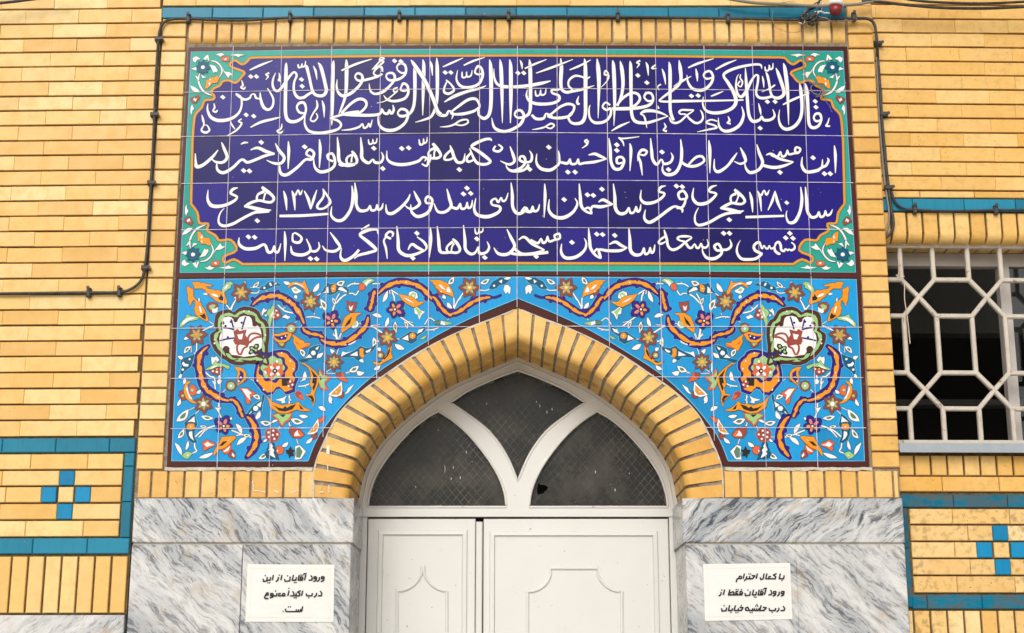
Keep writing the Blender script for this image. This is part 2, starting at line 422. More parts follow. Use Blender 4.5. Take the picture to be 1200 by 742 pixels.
# course under the sill soldiers, courses in the blue frame
zc1, zc0 = WR.P(1120, 558.8).y, WR.P(1120, 576).y
x = -.05
while x < xr1: mb.brick(x+.001, x+L-.001, zc0, zc1, 0, .05, m_brick_r); x += L
yb = [595.5, 615, 634.6, 654.5, 674.5, 695.5]
zb = sorted(zlist(WR, 1110, yb)); xf = WR.P(1067, 640).x
cx = WR.P(1174, 645).x; ct = MB()
for i in range(5):
    za, zc = zb[i]+GAP/2, zb[i+1]-GAP/2
    cuts = []
    if i in (1, 3): cuts = [(cx-hw, cx+hw)]
    if i == 2: cuts = [(cx-3*hw-.006, cx-hw-.006), (cx-hw, cx+hw), (cx+hw+.006, cx+3*hw+.006)]
    for k, (a, b) in enumerate(cuts):
        (mb if (i == 2 and k == 1) else ct).brick(a+.001, b-.001, za, zc, -.001, .05, m_brick_stain if (i == 2 and k == 1) else m_cross)
    segs = [(xf+.004, cuts[0][0]), (cuts[-1][1], xr1)] if cuts else [(xf+.004, xr1)]
    for a, b in segs:
        x = a; first = True
        while x < b-.01:
            w = L*(.75 if (first and i % 2 == 0) else .27 if first and i == 2 else 1); first = False
            n = min(b, x+w); mb.brick(x+.0008, n-.0008, za, zc, R.uniform(-.001, .001), .05, m_brick_stain); x = n
mb.build("stretcher_courses", e); ct.build("tile_cross", e)
mb = MB()
band(mb, -.06, xr1, WR.P(1120, 248).y, WR.P(1120, 233).y, m_band, ph=.02)
band(mb, WR.P(1057.5, 640).x, xr1, WR.P(1130, 595).y, WR.P(1130, 579.5).y, m_band_r, ph=-.0)
band(mb, WR.P(1065, 640).x, xr1, WR.P(1130, 714).y, WR.P(1130, 697).y, m_band_r, ph=.15)
band(mb, WR.P(1058, 640).x, WR.P(1066, 640).x, WR.P(1060, 712).y, WR.P(1060, 595).y-.001, m_band_r, horiz=False, L=.22)
mb.build("tile_border", e)
def bullnose_row(mb, xs, z0, z1, mat, r=.028, y=0.0, depth=.12, gap=.0042, wobble=.0):
    """upright bricks with a rounded lower front edge, one between each pair of xs"""
    for a, b in zip(xs[:-1], xs[1:]):
        yy = y+R.uniform(-.0015, .0015); q = 6
        prof = [(yy+.0025, z1), (yy, z1-.0025)]
        prof += [(yy+r-r*math.cos(t*math.pi/2/q), z0+r-r*math.sin(t*math.pi/2/q)) for t in range(q+1)]
        prof += [(yy+depth, z0), (yy+depth, z1)]
        c = .002; n = len(prof); vs = []
        for (x, ins) in ((a+gap, .0025), (a+gap+c, 0), (b-gap-c, 0), (b-gap, .0025)):
            for (py, pz) in prof: vs.append((x, py+(ins if py < yy+.05 else 0), pz))
        fs = []
        for s_ in range(3):
            for i in range(n-1): fs.append((s_*n+i, s_*n+i+1, (s_+1)*n+i+1, (s_+1)*n+i))
        fs += [tuple(range(n))[::-1], tuple(range(3*n, 4*n))]
        mb.add(vs, fs, mat)
# rounded lintel over the window
zl1, zl0 = WR.P(1120, 249.5).y, WR.P(1120, 283).y
pitch = WR.P(1164, 262).x-WR.P(1145.5, 262).x
x0 = WR.P(1063, 262).x-4*pitch
mb = MB(); bullnose_row(mb, [x0+pitch*k for k in range(-0, 34)], zl0, zl1, m_brick_r, r=.035, depth=.16)
mb.build("lintel", e)
# soldier course below the sill and the one below the blue frame
mb = MB()
pz1, pz0 = WR.P(1120, 534).y, WR.P(1120, 557).y
x = WR.P(1052.5, 545).x
while x < xr1: mb.brick(x+.004, x+pitch-.004, pz0, pz1, R.uniform(-.001, .001), .05, m_brick_r); x += pitch
pz1, pz0 = WR.P(1120, 716).y, WR.P(1120, 716).y-.215
x = WR.P(1071, 725).x-pitch
while x < xr1: mb.brick(x+.004, x+pitch-.004, pz0, pz1, R.uniform(-.001, .001), .05, m_brick_stain); x += pitch
mb.build("soldier_course", e)
mb = MB(); mb.box(-.05, xr1, -.002, .05, 0, pz0-.006, m_mar4); mb.build("marble_plinth", e)
wz1, wz0 = zl0, WR.P(1120, 522).y                  # window opening
wx0, wx1 = -.10, WR.P(1330, 400).x
mb = MB()
mb.box(-.06, xr1, .010, .41, wz1+.04, 4.78, m_mortar); mb.box(-.06, xr1, .0101, .41, pz0-.02, wz0-.01, m_mortar)
mb.box(wx1, xr1, .0102, .41, wz0-.01, wz1+.04, m_mortar)
mb.build("mortar_bed", e)
mb = MB()                                           # plain bricks right of the window, outside the picture
lay(mb, [wz0+i*.0605 for i in range(14)], wx1+.002, xr1, wx1, L, m_brick_r, 0); mb.build("stretcher_courses", e)

# ------------------------------------------------------------------ barred window
m_white = Mat("grille_paint", .45, .4)
_v = m_white.coord()
_c = m_white.mix(m_white.ramp(m_white.noise(_v, 18, 5, .7), [(.4, 0), (.75, .6)]), A('D8CDBD'), A('B5A793'))
_c = m_white.mix(m_white.ramp(m_white.noise(_v, 30, 5, .75), [(.61, 0), (.66, .8)]), _c, (.16, .06, .025))
m_white.color(_c)
m_alu = Mat("sill_metal", .4, .5); m_alu.color(m_alu.mix(m_alu.noise(m_alu.coord(), 30, 4), A('959EA5'), A('B2B8BC')))
w = empty("window", "barred window with white ironwork in an octagon pattern and a dark room behind", "window", (XR, REC, 0), WR.a)
GD = -.055                                        # grille plane, behind the wall face
def bar(mb, a, b, wd=.0178, th=.018, y=.055, mat=None):
    a, b = Vector(a), Vector(b); t = (b-a).normalized(); n = Vector((-t.y, t.x))*wd/2; c = .004
    m = n*(1-2*c/wd)
    q = [a+n, a-n, b-n, b+n]; f = [a+m, a-m, b-m, b+m]
    mat = mat or m_white.m
    vs = [(p.x, y, p.y) for p in f]+[(p.x, y+c, p.y) for p in q]+[(p.x, y+th, p.y) for p in q]
    mb.add(vs, [(0,1,2,3),(4,5,1,0),(5,6,2,1),(6,7,3,2),(7,4,0,3),(8,9,5,4),(9,10,6,5),(10,11,7,6),(11,8,4,7)], mat)
g = lambda x, y: WR.P(x, y, GD)
# one repeat of the pattern in true measures
A0, A1 = g(1095.5, 327.5), g(1136.7, 327.5)
node1, node2 = g(1077.3, 348), g(1157, 347.5)
pw = node2.x-node1.x                               # horizontal repeat
hx = (A1.x-A0.x)/2
xc0 = (g(1116, 327.5).x)                           # centre of a wide cell
zt = g(1110, 287).y; z_a = g(1110, 327.5).y; z_x1 = g(1110, 348).y; z_b = g(1110, 370).y
z_c = g(1110, 436.5).y; z_x2 = g(1110, 457).y; z_d = g(1110, 478.5).y; z_e = g(1110, 519).y
mb = MB(); jj = 0
def bb(a, b):
    global jj
    jj += 1; bar(mb, a, b, y=.055+(jj % 7)*.0004)
for k in range(-1, 3):
    xc = xc0+k*pw
    l, r = xc-hx, xc+hx; nl, nr = xc-pw/2, xc+pw/2
    for z0_, z1_ in ((z_a, zt),): bb((l, z0_), (l, z1_)); bb((r, z0_), (r, z1_))
    for z in (z_a, z_b, z_c, z_d): bb((l, z), (r, z))
    for x in (l, r): bb((x, z_b), (x, z_c)); bb((x, z_d), (x, z_e))
    bb((l, z_a), (nl, z_x1)); bb((nl, z_x1), (l, z_b)); bb((r, z_a), (nr, z_x1)); bb((nr, z_x1), (r, z_b))
    bb((l, z_c), (nl, z_x2)); bb((nl, z_x2), (l, z_d)); bb((r, z_c), (nr, z_x2)); bb((nr, z_x2), (r, z_d))
xg0, xg1 = xc0-1.5*pw-.0, xc0+2.5*pw
bar(mb, (xg0, zt), (xg1, zt), .026, .022, .052); bar(mb, (xg0, z_e), (xg1, z_e), .022, .022, .052)
bar(mb, (xg1, z_e), (xg1, zt), .026, .022, .0515)
mb.build("grille", w)
mb = MB(); q = lambda x, y: WR.P(x, y, -.16)
mfr = Mat("window_frame_paint", .5, .4); mfr.color(mfr.mix(mfr.noise(mfr.coord(), 20, 4), A('D6CFC6'), A('BDB4AA')))
zf1, zf0 = q(1110, 297).y, q(1110, 312).y
mb.box(wx0, wx1, .16, .20, zf0, zf1, mfr.m); mb.box(wx0, wx1, .165, .21, zf1+.004, zf1+.016, mfr.m); mb.box(wx0, wx1, .17, .2, wz0, wz0+.035, mfr.m)
xp0, xp1 = q(1176.5, 400).x, q(1189, 400).x
mb.box(xp0, xp1, .158, .2, wz0+.036, zf0-.001, mfr.m); mb.box(wx0-.01, wx0+.035, .158, .2, wz0+.036, zf0-.001, mfr.m)
mb.box(wx1-.04, wx1, .158, .2, wz0+.036, zf0-.001, mfr.m)
mb.build("window_frame", w)
mgl = Mat("window_glass", .03, .5); mgl.color((.9, .95, .95)); mgl.b.inputs['Transmission Weight'].default_value = 1.0; mgl.b.inputs['IOR'].default_value = 1.45
mb = MB(); mb.box(xp1, wx1-.04, .176, .18, wz0+.035, zf0, mgl.m); mb.build("glass", w)
mb = MB(); s1, s0 = WR.P(1120, 521.5).y, WR.P(1120, 532.5).y
mb.box(.0, wx1, -.045, .2, s0+.012, s1, m_alu.m); mb.box(.0, wx1, -.050, -.0451, s0, s1-.002, m_alu.m)
mb.build("sill", w)
mb = MB(); mb.box(wx0, wx1, .20, .41, zl0+.0, zl0+.05, m_brick_r); mb.box(wx0-.05, wx0, .0, .41, wz0, zl0, m_brick_r); mb.build("window_reveal", w)
# ------------------------------------------------------------------ entrance portal: piers, bands, arch
PO = (XC, 0, 0)
e = empty("entrance_portal", "yellow brick portal with a pointed brick arch framing the tiled panels", "portal", PO)
X_pl = P(203.3, 330).x; X_pr = P(1009.3, 330).x
zs = courses(zlist(WL, 110, yl), 4.75)
ztop_panel = P(606, 52.6).y
z_b0, z_b1 = P(606, 21.6).y, P(606, 8.4).y          # blue band
z_s0, z_s1 = P(606, 51.5).y, P(606, 22.6).y         # rounded soldiers
mb = MB()
for i in range(len(zs)-1):
    za, zb_ = zs[i]+GAP/2, zs[i+1]-GAP/2
    if zs[i+1] > z_b0+.01: break
    if i == 0:
        q_ = (zs[1]-zs[0])
        for k_ in (1, 2): mb.brick(XL+.006, X_pl-.003, max(za-k_*q_, P(606, 549.5).y), zb_-k_*q_, R.uniform(-.0015, .0015), .05, m_brick)
    xe = X_pl if zs[i+1] < ztop_panel else P(218.5, 40).x
    mb.brick(XL+.006, xe-.003, za, zb_, R.uniform(-.0015, .0015), .05, m_brick)
    ztl = zs[i+1]
mb.brick(XL+.004, XL+.12, ztl+GAP/2, z_b0-.003, 0, .05, m_brick)
mb.build("pier_bricks", e, PO); mb = MB()
yr2 = [39.5,56.5,73.5,90.5,108,125.6,143.4,161,178.8,196.9,215.2,233.4,251.4,269.7,287.6,305.4,323.6,342,360,378.6,397,415.2,434,453.2,472.4,491.5,510.4,529.2,548.6]
zr = sorted(P(1015, y).y for y in yr2); p_ = (zr[-1]-zr[0])/(len(zr)-1)
zr += [zr[-1]+p_, zr[-1]+2*p_]
for i in range(len(zr)-1):
    xs_ = X_pr if zr[i+1] < ztop_panel else P(993, 40).x
    mb.brick(xs_+.003, XR+.002, zr[i]+GAP/2, zr[i+1]-GAP/2, R.uniform(-.003, .002), .06, m_brick_old, .003)
mb.build("pier_bricks", e, PO)
# stretchers above the band
Lm = WL.P(93.4, 60).x-WL.P(31, 60).x
mb = MB(); z = z_b1+.004; rows = []
while z < 4.7: rows.append(z); z += p_
lay(mb, rows, XL+.001, XR, XC, Lm, m_brick, 0); mb.build("stretcher_courses", e, PO)
mb = MB(); band(mb, P(189.5, 17).x, P(991, 15).x, z_b0, z_b1, m_band, L=.208); mb.build("tile_border", e, PO)
pit = .0602
nso = int(round((P(992, 38).x-P(219.9, 38).x)/pit)); x0 = P(219.9, 38).x; pit = (P(992, 38).x-x0)/nso
mb = MB(); bullnose_row(mb, [x0+k*pit for k in range(nso+1)], z_s0, z_s1, m_brick_old, r=.03, depth=.09)
mb.build("soldier_course", e, PO)
# soldiers under the spandrel panel
jl = [160.5,177,196.6,215.8,235,254.3,273.9,293.5,313,332.3,352,368.5]
jr = [848,868,888,907.6,927.7,946.8,966.5,986,1005,1025,1047,1054]
zq0, zq1 = P(606, 584.2).y, P(606, 551.5).y
mb = MB()
for J in (jl, jr):
    for a, b in zip(J[:-1], J[1:]):
        mb.brick(P(a, 567).x+.004, P(b, 567).x-.004, zq0+.003, zq1-.002, R.uniform(-.002, .0015), .05, m_brick_r if J is jr else m_brick_old)
    mb.build("soldier_course", e, PO); mb = MB()

# pointed arch
DOORD = -.33
outer_px = [(366.5,585),(368,549),(378,521),(396.6,485),(423,459),(449.4,440),(483.4,417),(517,398.5),(551,383),(581.5,371.5),(606.9,361)]
frame_px = [(418.6,598),(421,583),(428.7,551),(449.4,517),(483.4,485),(525,455),(566,436),(606.9,419)]
def resample(pts, n):
    pts = [Vector(p) for p in cat([tuple(p) for p in pts], 12)]
    d = [0]
    for a, b in zip(pts[:-1], pts[1:]): d.append(d[-1]+(b-a).length)
    out = []; j = 0
    for i in range(n+1):
        s_ = d[-1]*i/n
        while j < len(d)-2 and d[j+1] < s_: j += 1
        t = (s_-d[j])/max(1e-9, d[j+1]-d[j]); out.append(pts[j].lerp(pts[j+1], min(1, t)))
    return out
NV, SUB = 18, 4
O_ = resample([P(*p) for p in outer_px], NV*SUB); I_ = resample([P(p[0], p[1], DOORD) for p in frame_px], NV*SUB)
dx = XC-O_[-1].x; O_ = [v+Vector((dx*(i/(NV*SUB))**2, 0)) for i, v in enumerate(O_)]
dx = XC-I_[-1].x; I_ = [v+Vector((dx*(i/(NV*SUB))**2, 0)) for i, v in enumerate(I_)]
def arch_at(s_, mirror):
    s_ = max(0, min(NV*SUB, s_)); i = min(int(s_), NV*SUB-1); t = s_-i
    o, n = O_[i].lerp(O_[i+1], t), I_[i].lerp(I_[i+1], t)
    if mirror: o, n = Vector((2*XC-o.x, o.y)), Vector((2*XC-n.x, n.y))
    return o, n
def arch_brick(mb, k, mirror, prof_fn, g, mat, yoff=0.0, ext=0.0):
    """one voussoir: profile (fraction from outer to inner edge, depth) swept along its share of the arch"""
    s0, s1 = k*SUB+g, (k+1)*SUB-g
    st = [s0, s0+.04, s0+(s1-s0)/3, s0+2*(s1-s0)/3, s1-.04, s1]
    vs = []; fs = []; n = 0
    for j, s_ in enumerate(st):
        o, i = arch_at(s_, mirror); ln = (i-o).length
        ins = .0025 if j in (0, len(st)-1) else 0
        pr = prof_fn(ln, ins); n = len(pr)
        for f, y in pr: q = o+(i-o)*f; vs.append((q.x, y+yoff, q.y))
    for j in range(len(st)-1):
        for a in range(n-1):
            q = (j*n+a, j*n+a+1, (j+1)*n+a+1, (j+1)*n+a)
            fs.append(q[::-1] if mirror else q)
    e0 = tuple(range(n)); e1 = tuple(range((len(st)-1)*n, len(st)*n))
    fs += [e0 if mirror else e0[::-1], e1[::-1] if mirror else e1]
    mb.add(vs, fs, mat)
RN, SP = .030, .155
def prof_front(ln, ins):
    r = RN/ln; q = 5
    pts = [(0, .13), (0, .0025+ins), (.02, ins)]
    pts += [(1-r+r*math.sin(t*math.pi/2/q)-ins/ln*(t/q), RN-RN*math.cos(t*math.pi/2/q)+ins*(1-t/q)) for t in range(q+1)]
    pts += [(1-ins/ln, SP), (.5, SP)]
    return pts
def prof_back(ln, ins): return [(.5, SP+.011), (1-(.004+ins)/ln, SP+.011), (1-ins/ln, SP+.015), (1-ins/ln, .345), (.5, .345)]
f = MB(); bk = MB(); mo = MB()
for mir in (False, True):
    for k in range(NV):
        g = R.uniform(.36, .52) if k < NV-1 else .25
        arch_brick(f, k, mir, prof_front, g, m_brick_arch, R.uniform(-.002, .0025))
        arch_brick(bk, k, mir, prof_back, g*.8, m_brick_reveal, 0)
    n = NV*SUB; vs = []; prof = [(0.0, .005), (.55, .006), (.90, .020), (.965, .06), (.965, .34)]
    for s_ in range(n+1):
        o, i = arch_at(s_, mir)
        for fr, y in prof: q = o+(i-o)*fr; vs.append((q.x, y, q.y))
    m_ = len(prof)
    mo.add(vs, [((j*m_+a, j*m_+a+1, (j+1)*m_+a+1, (j+1)*m_+a) if not mir else ((j+1)*m_+a, (j+1)*m_+a+1, j*m_+a+1, j*m_+a)) for j in range(n) for a in range(m_-1)], m_mortar_grey)
f.build("arch_bricks", e, PO, smooth=False); bk.build("reveal_bricks", e, PO); mo.build("arch_mortar", e, PO)
# masonry core behind everything (with the arched opening left free)
mb = MB()
Xo = [(p.x, p.y) for p in O_]; ring = [(XL+.001, zq0-.01)]+[(Xo[0][0], zq0-.01)]+Xo+[(2*XC-x, z_) for x, z_ in Xo[::-1]]+[(2*XC-Xo[0][0], zq0-.01), (XR, zq0-.01), (XR, 4.78), (XL+.001, 4.78)]
mb.poly(ring, .0125, m_mortar_grey, thick=.36)
mb.build("masonry_core", e, PO)
# mortar smears round the panel
mb = MB()
z_ = P(606, 549.6).y
for s_ in (0, 1):
    xa, xb = (P(193, 550).x, P(366, 550).x) if s_ == 0 else (P(850, 550).x, P(1022, 550).x)
    n = 30; top = [(xa+(xb-xa)*i/n, z_+.004+R.uniform(0, .003)) for i in range(n+1)]; bot = [(x, z-.009-R.uniform(0, .006)) for x, z in top]
    mb.poly(bot+top[::-1], -.0012, m_plaster)
for mir in (0, 1):
    a = []; b = []
    for s_ in range(0, NV*SUB, 1):
        o, i = arch_at(s_, mir); u = (i-o).normalized()
        a.append(o-u*.0015); b.append(o+u*(.001+R.uniform(0, .008)))
    pp = [(v.x, v.y) for v in a]+[(v.x, v.y) for v in b[::-1]]
    mb.poly(pp, -.0010, m_plaster)
mb.build("mortar_smear", e, PO)

mb = MB()
for l in ([(296.5,563.7),(297,574.7),(312,576.7)],[(321,575.2),(327,577.2)],[(341,577),(350,574.7)],[(374,577),(379,576.4)],[(385.6,568),(386,577)],[(384,545),(384.4,552)]):
    q = []
    for a, b in zip(l[:-1], l[1:]):
        for k in range(6): q.append((a[0]+(b[0]-a[0])*k/6, a[1]+(b[1]-a[1])*k/6))
    q.append(l[-1]); mb = MB(); mb.ribbon([(*P(x+R.uniform(-.3, .3), y+R.uniform(-.3, .3), .004), .0035*R.uniform(.4, 1.1)) for x, y in q], -.004, EN['W'], rise=0); mb.build("paint_mark", e, PO)
# ------------------------------------------------------------------ marble pilasters
mz1, mz2 = zq0-.001, P(606, 637.3).y
xa, xb = P(158.4, 590).x, P(415.5, 590).x
def pilaster(xa, xb, xj, mats, label):
    e = empty("marble_pilaster", label, "pilaster", ((xa+xb)/2, 0, 0)); org = ((xa+xb)/2, 0, 0)
    mb = MB(); mb.brick(min(xa, xb), max(xa, xb), mz2+.003, mz1, -.016, .345, mats[0], .003); mb.build("top_slab", e, org)
    ins = .008 if xb > xa else -.008
    for a, b, m, mt in ((xa, xj, 0, mats[1]), (xj, xb-ins, 1, mats[2])):
        lo, hi = min(a, b), max(a, b)
        mb = MB(); mb.brick(lo+(.001 if m else 0), hi-(.001 if not m else 0), .0, mz2-.004, -.010, .339, mt, .002); mb.build("slab", e, org)
    mb = MB(); mb.box(min(xa, xb-ins)+.004, max(xa, xb-ins)-.004, -.006, .32, mz2-.0045, mz2+.0035, m_plaster); mb.build("joint", e, org)
    return e
pilaster(xa, xb, P(283.2, 690).x, (m_mar1, m_mar3, m_mar1), "white marble pilaster with grey veins left of the white door")
pilaster(P(1056.5, 590).x, 2*XC-xb, P(934, 690).x, (m_mar2, m_mar3, m_mar3), "white marble pilaster with rising grey veins right of the white door")

# ------------------------------------------------------------------ white metal double door with fanlight
Mp = Mat("door_paint", .38, .45); v = Mp.coord()
c = Mp.mix(Mp.ramp(Mp.noise(v, 3, 4, .6), [(.35, 0), (.75, .5)]), A('E4E2DC'), A('DCD8D0'))
c = Mp.mix(Mp.ramp(Mp.noise(Mp.coord((9, 9, 1)), 6, 5, .7), [(.6, 0), (.8, .35)]), c, A('D9CDBD'))
chip = Mp.math('MULTIPLY', Mp.ramp(Mp.noise(v, 34, 6, .75), [(.665, 0), (.685, 1)]), .9)
c = Mp.mix(chip, c, (.16, .10, .07)); Mp.color(c); Mp.bump(Mp.noise(v, 14, 4), .06, .004)
m_door = Mp.m
Mg = Mat("fanlight_glass", .22, .2); v = Mg.coord()
sx = Mg.n("ShaderNodeSeparateXYZ", {0: v}).outputs
k = 2*math.pi/.033
def lat(M, a, b):
    s_ = M.math('MULTIPLY', M.math('ADD', M.math('MULTIPLY', sx[0], a), M.math('MULTIPLY', sx[2], b)), k)
    return M.math('ABSOLUTE', M.math('SINE', M.math('MULTIPLY', s_, .5)))
l1 = Mg.math('MINIMUM', lat(Mg, 1, .86), lat(Mg, -1, .86))
wire = Mg.math('MULTIPLY', Mg.ramp(l1, [(.04, 1), (.15, 0)]), Mg.ramp(Mg.noise(v, 60, 4, .8), [(.38, .15), (.6, 1)]))
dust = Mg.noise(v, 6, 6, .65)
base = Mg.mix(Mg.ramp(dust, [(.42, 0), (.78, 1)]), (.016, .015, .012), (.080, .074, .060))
base = Mg.mix(Mg.math('MULTIPLY', wire, Mg.ramp(Mg.noise(v, 2.2, 2), [(.42, .04), (.60, .62)])), base, (.30, .28, .24))
sp = Mg.n("ShaderNodeTexVoronoi", {'Vector': v, 'Scale': 55.0}).outputs[0]
base = Mg.mix(Mg.math('MULTIPLY', Mg.ramp(sp, [(.05, 1), (.10, 0)]), Mg.ramp(Mg.noise(v, 18, 3), [(.56, 0), (.62, .9)])), base, (.42, .41, .38))
drip = Mg.noise(Mg.coord((45, 45, 5)), 2.0, 4, .7)
base = Mg.mix(Mg.ramp(drip, [(.68, 0), (.78, .5)]), base, (.30, .29, .27))
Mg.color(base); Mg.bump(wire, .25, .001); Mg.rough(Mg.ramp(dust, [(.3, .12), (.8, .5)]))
m_glass = Mg.m
d_loc = (XC, .33, 0)
e = empty("double_door", "white painted metal double door under a three paned pointed fanlight", "door", d_loc)
D = lambda x, y: P(x, y, DOORD)
def pv_(l): return [Vector(p) for p in l]
def mir(pts): return [Vector((2*XC-p.x, p.y)) for p in pts[::-1]]
paneL = [D(340+x/2.65, 340+y/2.65) for x, y in ((246,670),(251,630),(270,575),(312,510),(370,444),(420,402),(460,379),(502,406),(552,450),(602,510),(640,570),(661,625),(667,670))]
paneL = pv_(cat([tuple(p) for p in paneL[:7]], 4))+pv_(cat([tuple(p) for p in paneL[6:]], 4))[1:]
paneR = mir(paneL)
paneT = [D(340+x/2.65, 340+y/2.65) for x, y in ((502,350),(560,312),(640,276),(706,252))]
low = [D(340+x/2.65, 340+y/2.65) for x, y in ((706,588),(672,510),(622,440),(560,390))]
low = pv_(cat([tuple(p) for p in low+[paneT[0]]], 4))[:-1]; paneT = pv_(cat([tuple(p) for p in paneT], 4))
paneT[-1].x = XC; low[0].x = XC
paneT = paneT+[Vector((2*XC-p.x, p.y)) for p in paneT[-2::-1]]+[Vector((2*XC-p.x, p.y)) for p in low[:0:-1]]+low
def sm(p):        # round the curves, keep the corners
    return p
fr = [Vector(p) for p in I_]
outer = fr+[Vector((2*XC-p.x, p.y)) for p in fr[-2::-1]]
z605 = D(606, 605.5).y; z594 = D(606, 593.5).y
xj0, xj1 = outer[0].x, outer[-1].x
outer = [Vector((xj0, z605))]+outer+[Vector((xj1, z605))]
paneL, paneR, paneT = [[(sum(pn, Vector((0, 0)))/len(pn)).lerp(p, 1.025) for p in pn] for pn in (paneL, paneR, paneT)]
mb = MB(); mb.poly(outer, .33, m_door, holes=[paneL, paneR, paneT], thick=.05)
for pn in (paneL, paneR, paneT):
    cen = sum(pn, Vector((0, 0)))/len(pn)
    mb.tube([(p.x, .331, p.y) for p in pn], .0055, m_door, 8, closed=True)
    off = [p+(p-cen).normalized()*.020 for p in pn]
inn = [p+(Vector((XC, z594+.15))-p).normalized()*.018 for p in fr]
mb.tube([(p.x, .3302, p.y) for p in inn]+[(2*XC-p.x, .3302, p.y) for p in inn[-2::-1]], .0035, m_door, 6)
mb.build("fanlight_frame", e, d_loc)
m_smut = mortar_mat('pane_dust', (.10, .095, .08), (.24, .23, .20)); m_drip = mortar_mat('paint_drip', (.5, .49, .46), (.7, .69, .66))
hole = [D(590+x/2.65, 340+y/2.65) for x, y in ((108,598),(116,602),(128,603),(140,610),(134,620),(121,631),(106,633),(104,616))]
for pn, hl in ((paneL, ()), (paneR, [hole]), (paneT, ())):
    mb = MB(); mb.poly(pn, .352, m_glass, holes=hl, thick=.004)
    cen = sum(pn, Vector((0, 0)))/len(pn); ed = []
    for a, b in zip(pn, pn[1:]+pn[:1]):
        for k in range(max(1, int((b-a).length/.008))): ed.append(a.lerp(b, k/max(1, int((b-a).length/.008))))
    ed = [p+(cen-p).normalized()*R.uniform(.002, .010) for p in ed]
    for k in range(0, len(ed)-3, 3):
        if R.random() < .62: mb.ribbon([(p.x, p.y, R.uniform(.001, .007)) for p in ed[k:k+4]], .3515, m_smut, rise=0)
    for k in range(9):
        p = cen+Vector((R.uniform(-.22, .22), R.uniform(-.14, .12)))
        if all((p-q).length > .05 for q in pn) and (p-cen).length < .17:
            L_ = R.choice((.006, .008, .012, .03)); mb.ribbon([(p.x, p.y, .0016), (p.x+R.uniform(-.002, .002), p.y-L_*.5, .0035 if L_ < .02 else .002), (p.x, p.y-L_, .001)], .3510, m_drip, rise=0)
    o = mb.build("glass_pane", e, d_loc)
    if hl: o['label'] = "broken dark glass pane with a hole at its lower corner"
# leaves
z607 = D(606, 607.3).y
def leaf(px0, px1, panel, ogee, loc):
    x0, x1 = D(px0, 680).x, D(px1, 680).x
    mb = MB(); mb.brick(x0+.002, x1-.002, .02, z607-.002, .336, .04, m_door, .003)
    lf = mb.build("door_leaf", e, d_loc)
    (a, b) = (D(panel[0], 680).x, D(panel[1], 680).x); top = D(606, panel[2]).y; bot = .22
    mb = MB()
    def ring(i0, i1, y0, y1):
        r0 = [(a+i0, bot+i0), (b-i0, bot+i0), (b-i0, top-i0), (a+i0, top-i0)]; r1 = [(a+i1, bot+i1), (b-i1, bot+i1), (b-i1, top-i1), (a+i1, top-i1)]
        mb.add([(x, y0, z) for x, z in r0]+[(x, y1, z) for x, z in r1], [(i, (i+1) % 4, 4+(i+1) % 4, 4+i) for i in range(4)], m_door)
    ring(0, .003, .336, .327); ring(.003, .018, .327, .326); ring(.018, .024, .326, .340); ring(.024, .026, .340, .3362)
    mb.build("panel_moulding", e, d_loc)
    mb = MB()
    pts = [D(x, y) for x, y in ogee]; zb_ = .34
    pts = [Vector((pts[0].x, zb_))]+pts+[Vector((pts[-1].x, zb_))]
    mb.tube([(p.x, .335, p.y) for p in pts], .0065, m_door, 8, closed=True)
    mb.build("ogee_moulding", e, d_loc)
    return lf
s_ = 4.077
og1 = [(400+x/s_, 560+y/s_) for x, y in ((266,700),(266,542),(290,539),(318,530),(345,513),(368,487),(381,460),(384,445),(384,422),(394,422),(394,445),(397,460),(410,487),(433,513),(460,530),(485,539),(504,542),(504,700))]
og2 = [(590+x/s_, 560+y/s_) for x, y in ((115,700),(115,545),(140,542),(170,532),(195,514),(214,490),(225,462),(228,432),(447,432),(451,462),(464,490),(488,516),(515,533),(540,541),(566,544),(566,700))]
leaf(429, 557.4, (442, 547.5, 621), og1, 0); leaf(565.8, 785.5, (573.5, 772, 622), og2, 1)
mb = MB(); mb.brick(D(557.6, 680).x, D(565.2, 680).x, .02, D(606, 611.5).y, .326, .05, m_door, .004); mb.build("astragal", e, d_loc)
mb = MB(); mb.brick(xj0, D(428.7, 680).x, .0, z605-.002, .331, .06, m_door); mb.brick(D(785.8, 680).x, xj1, .0, z605-.002, .331, .06, m_door); mb.build("door_frame", e, d_loc)
mb = MB()
hx_ = D(574, 680).x
mb.tube([(hx_+.045, .335, 1.06), (hx_+.045, .28, 1.06), (hx_+.045, .275, 1.05), (hx_+.045, .275, .93), (hx_+.045, .28, .92), (hx_+.045, .335, .92)], .009, m_alu.m); mb.build("handle", e, d_loc)
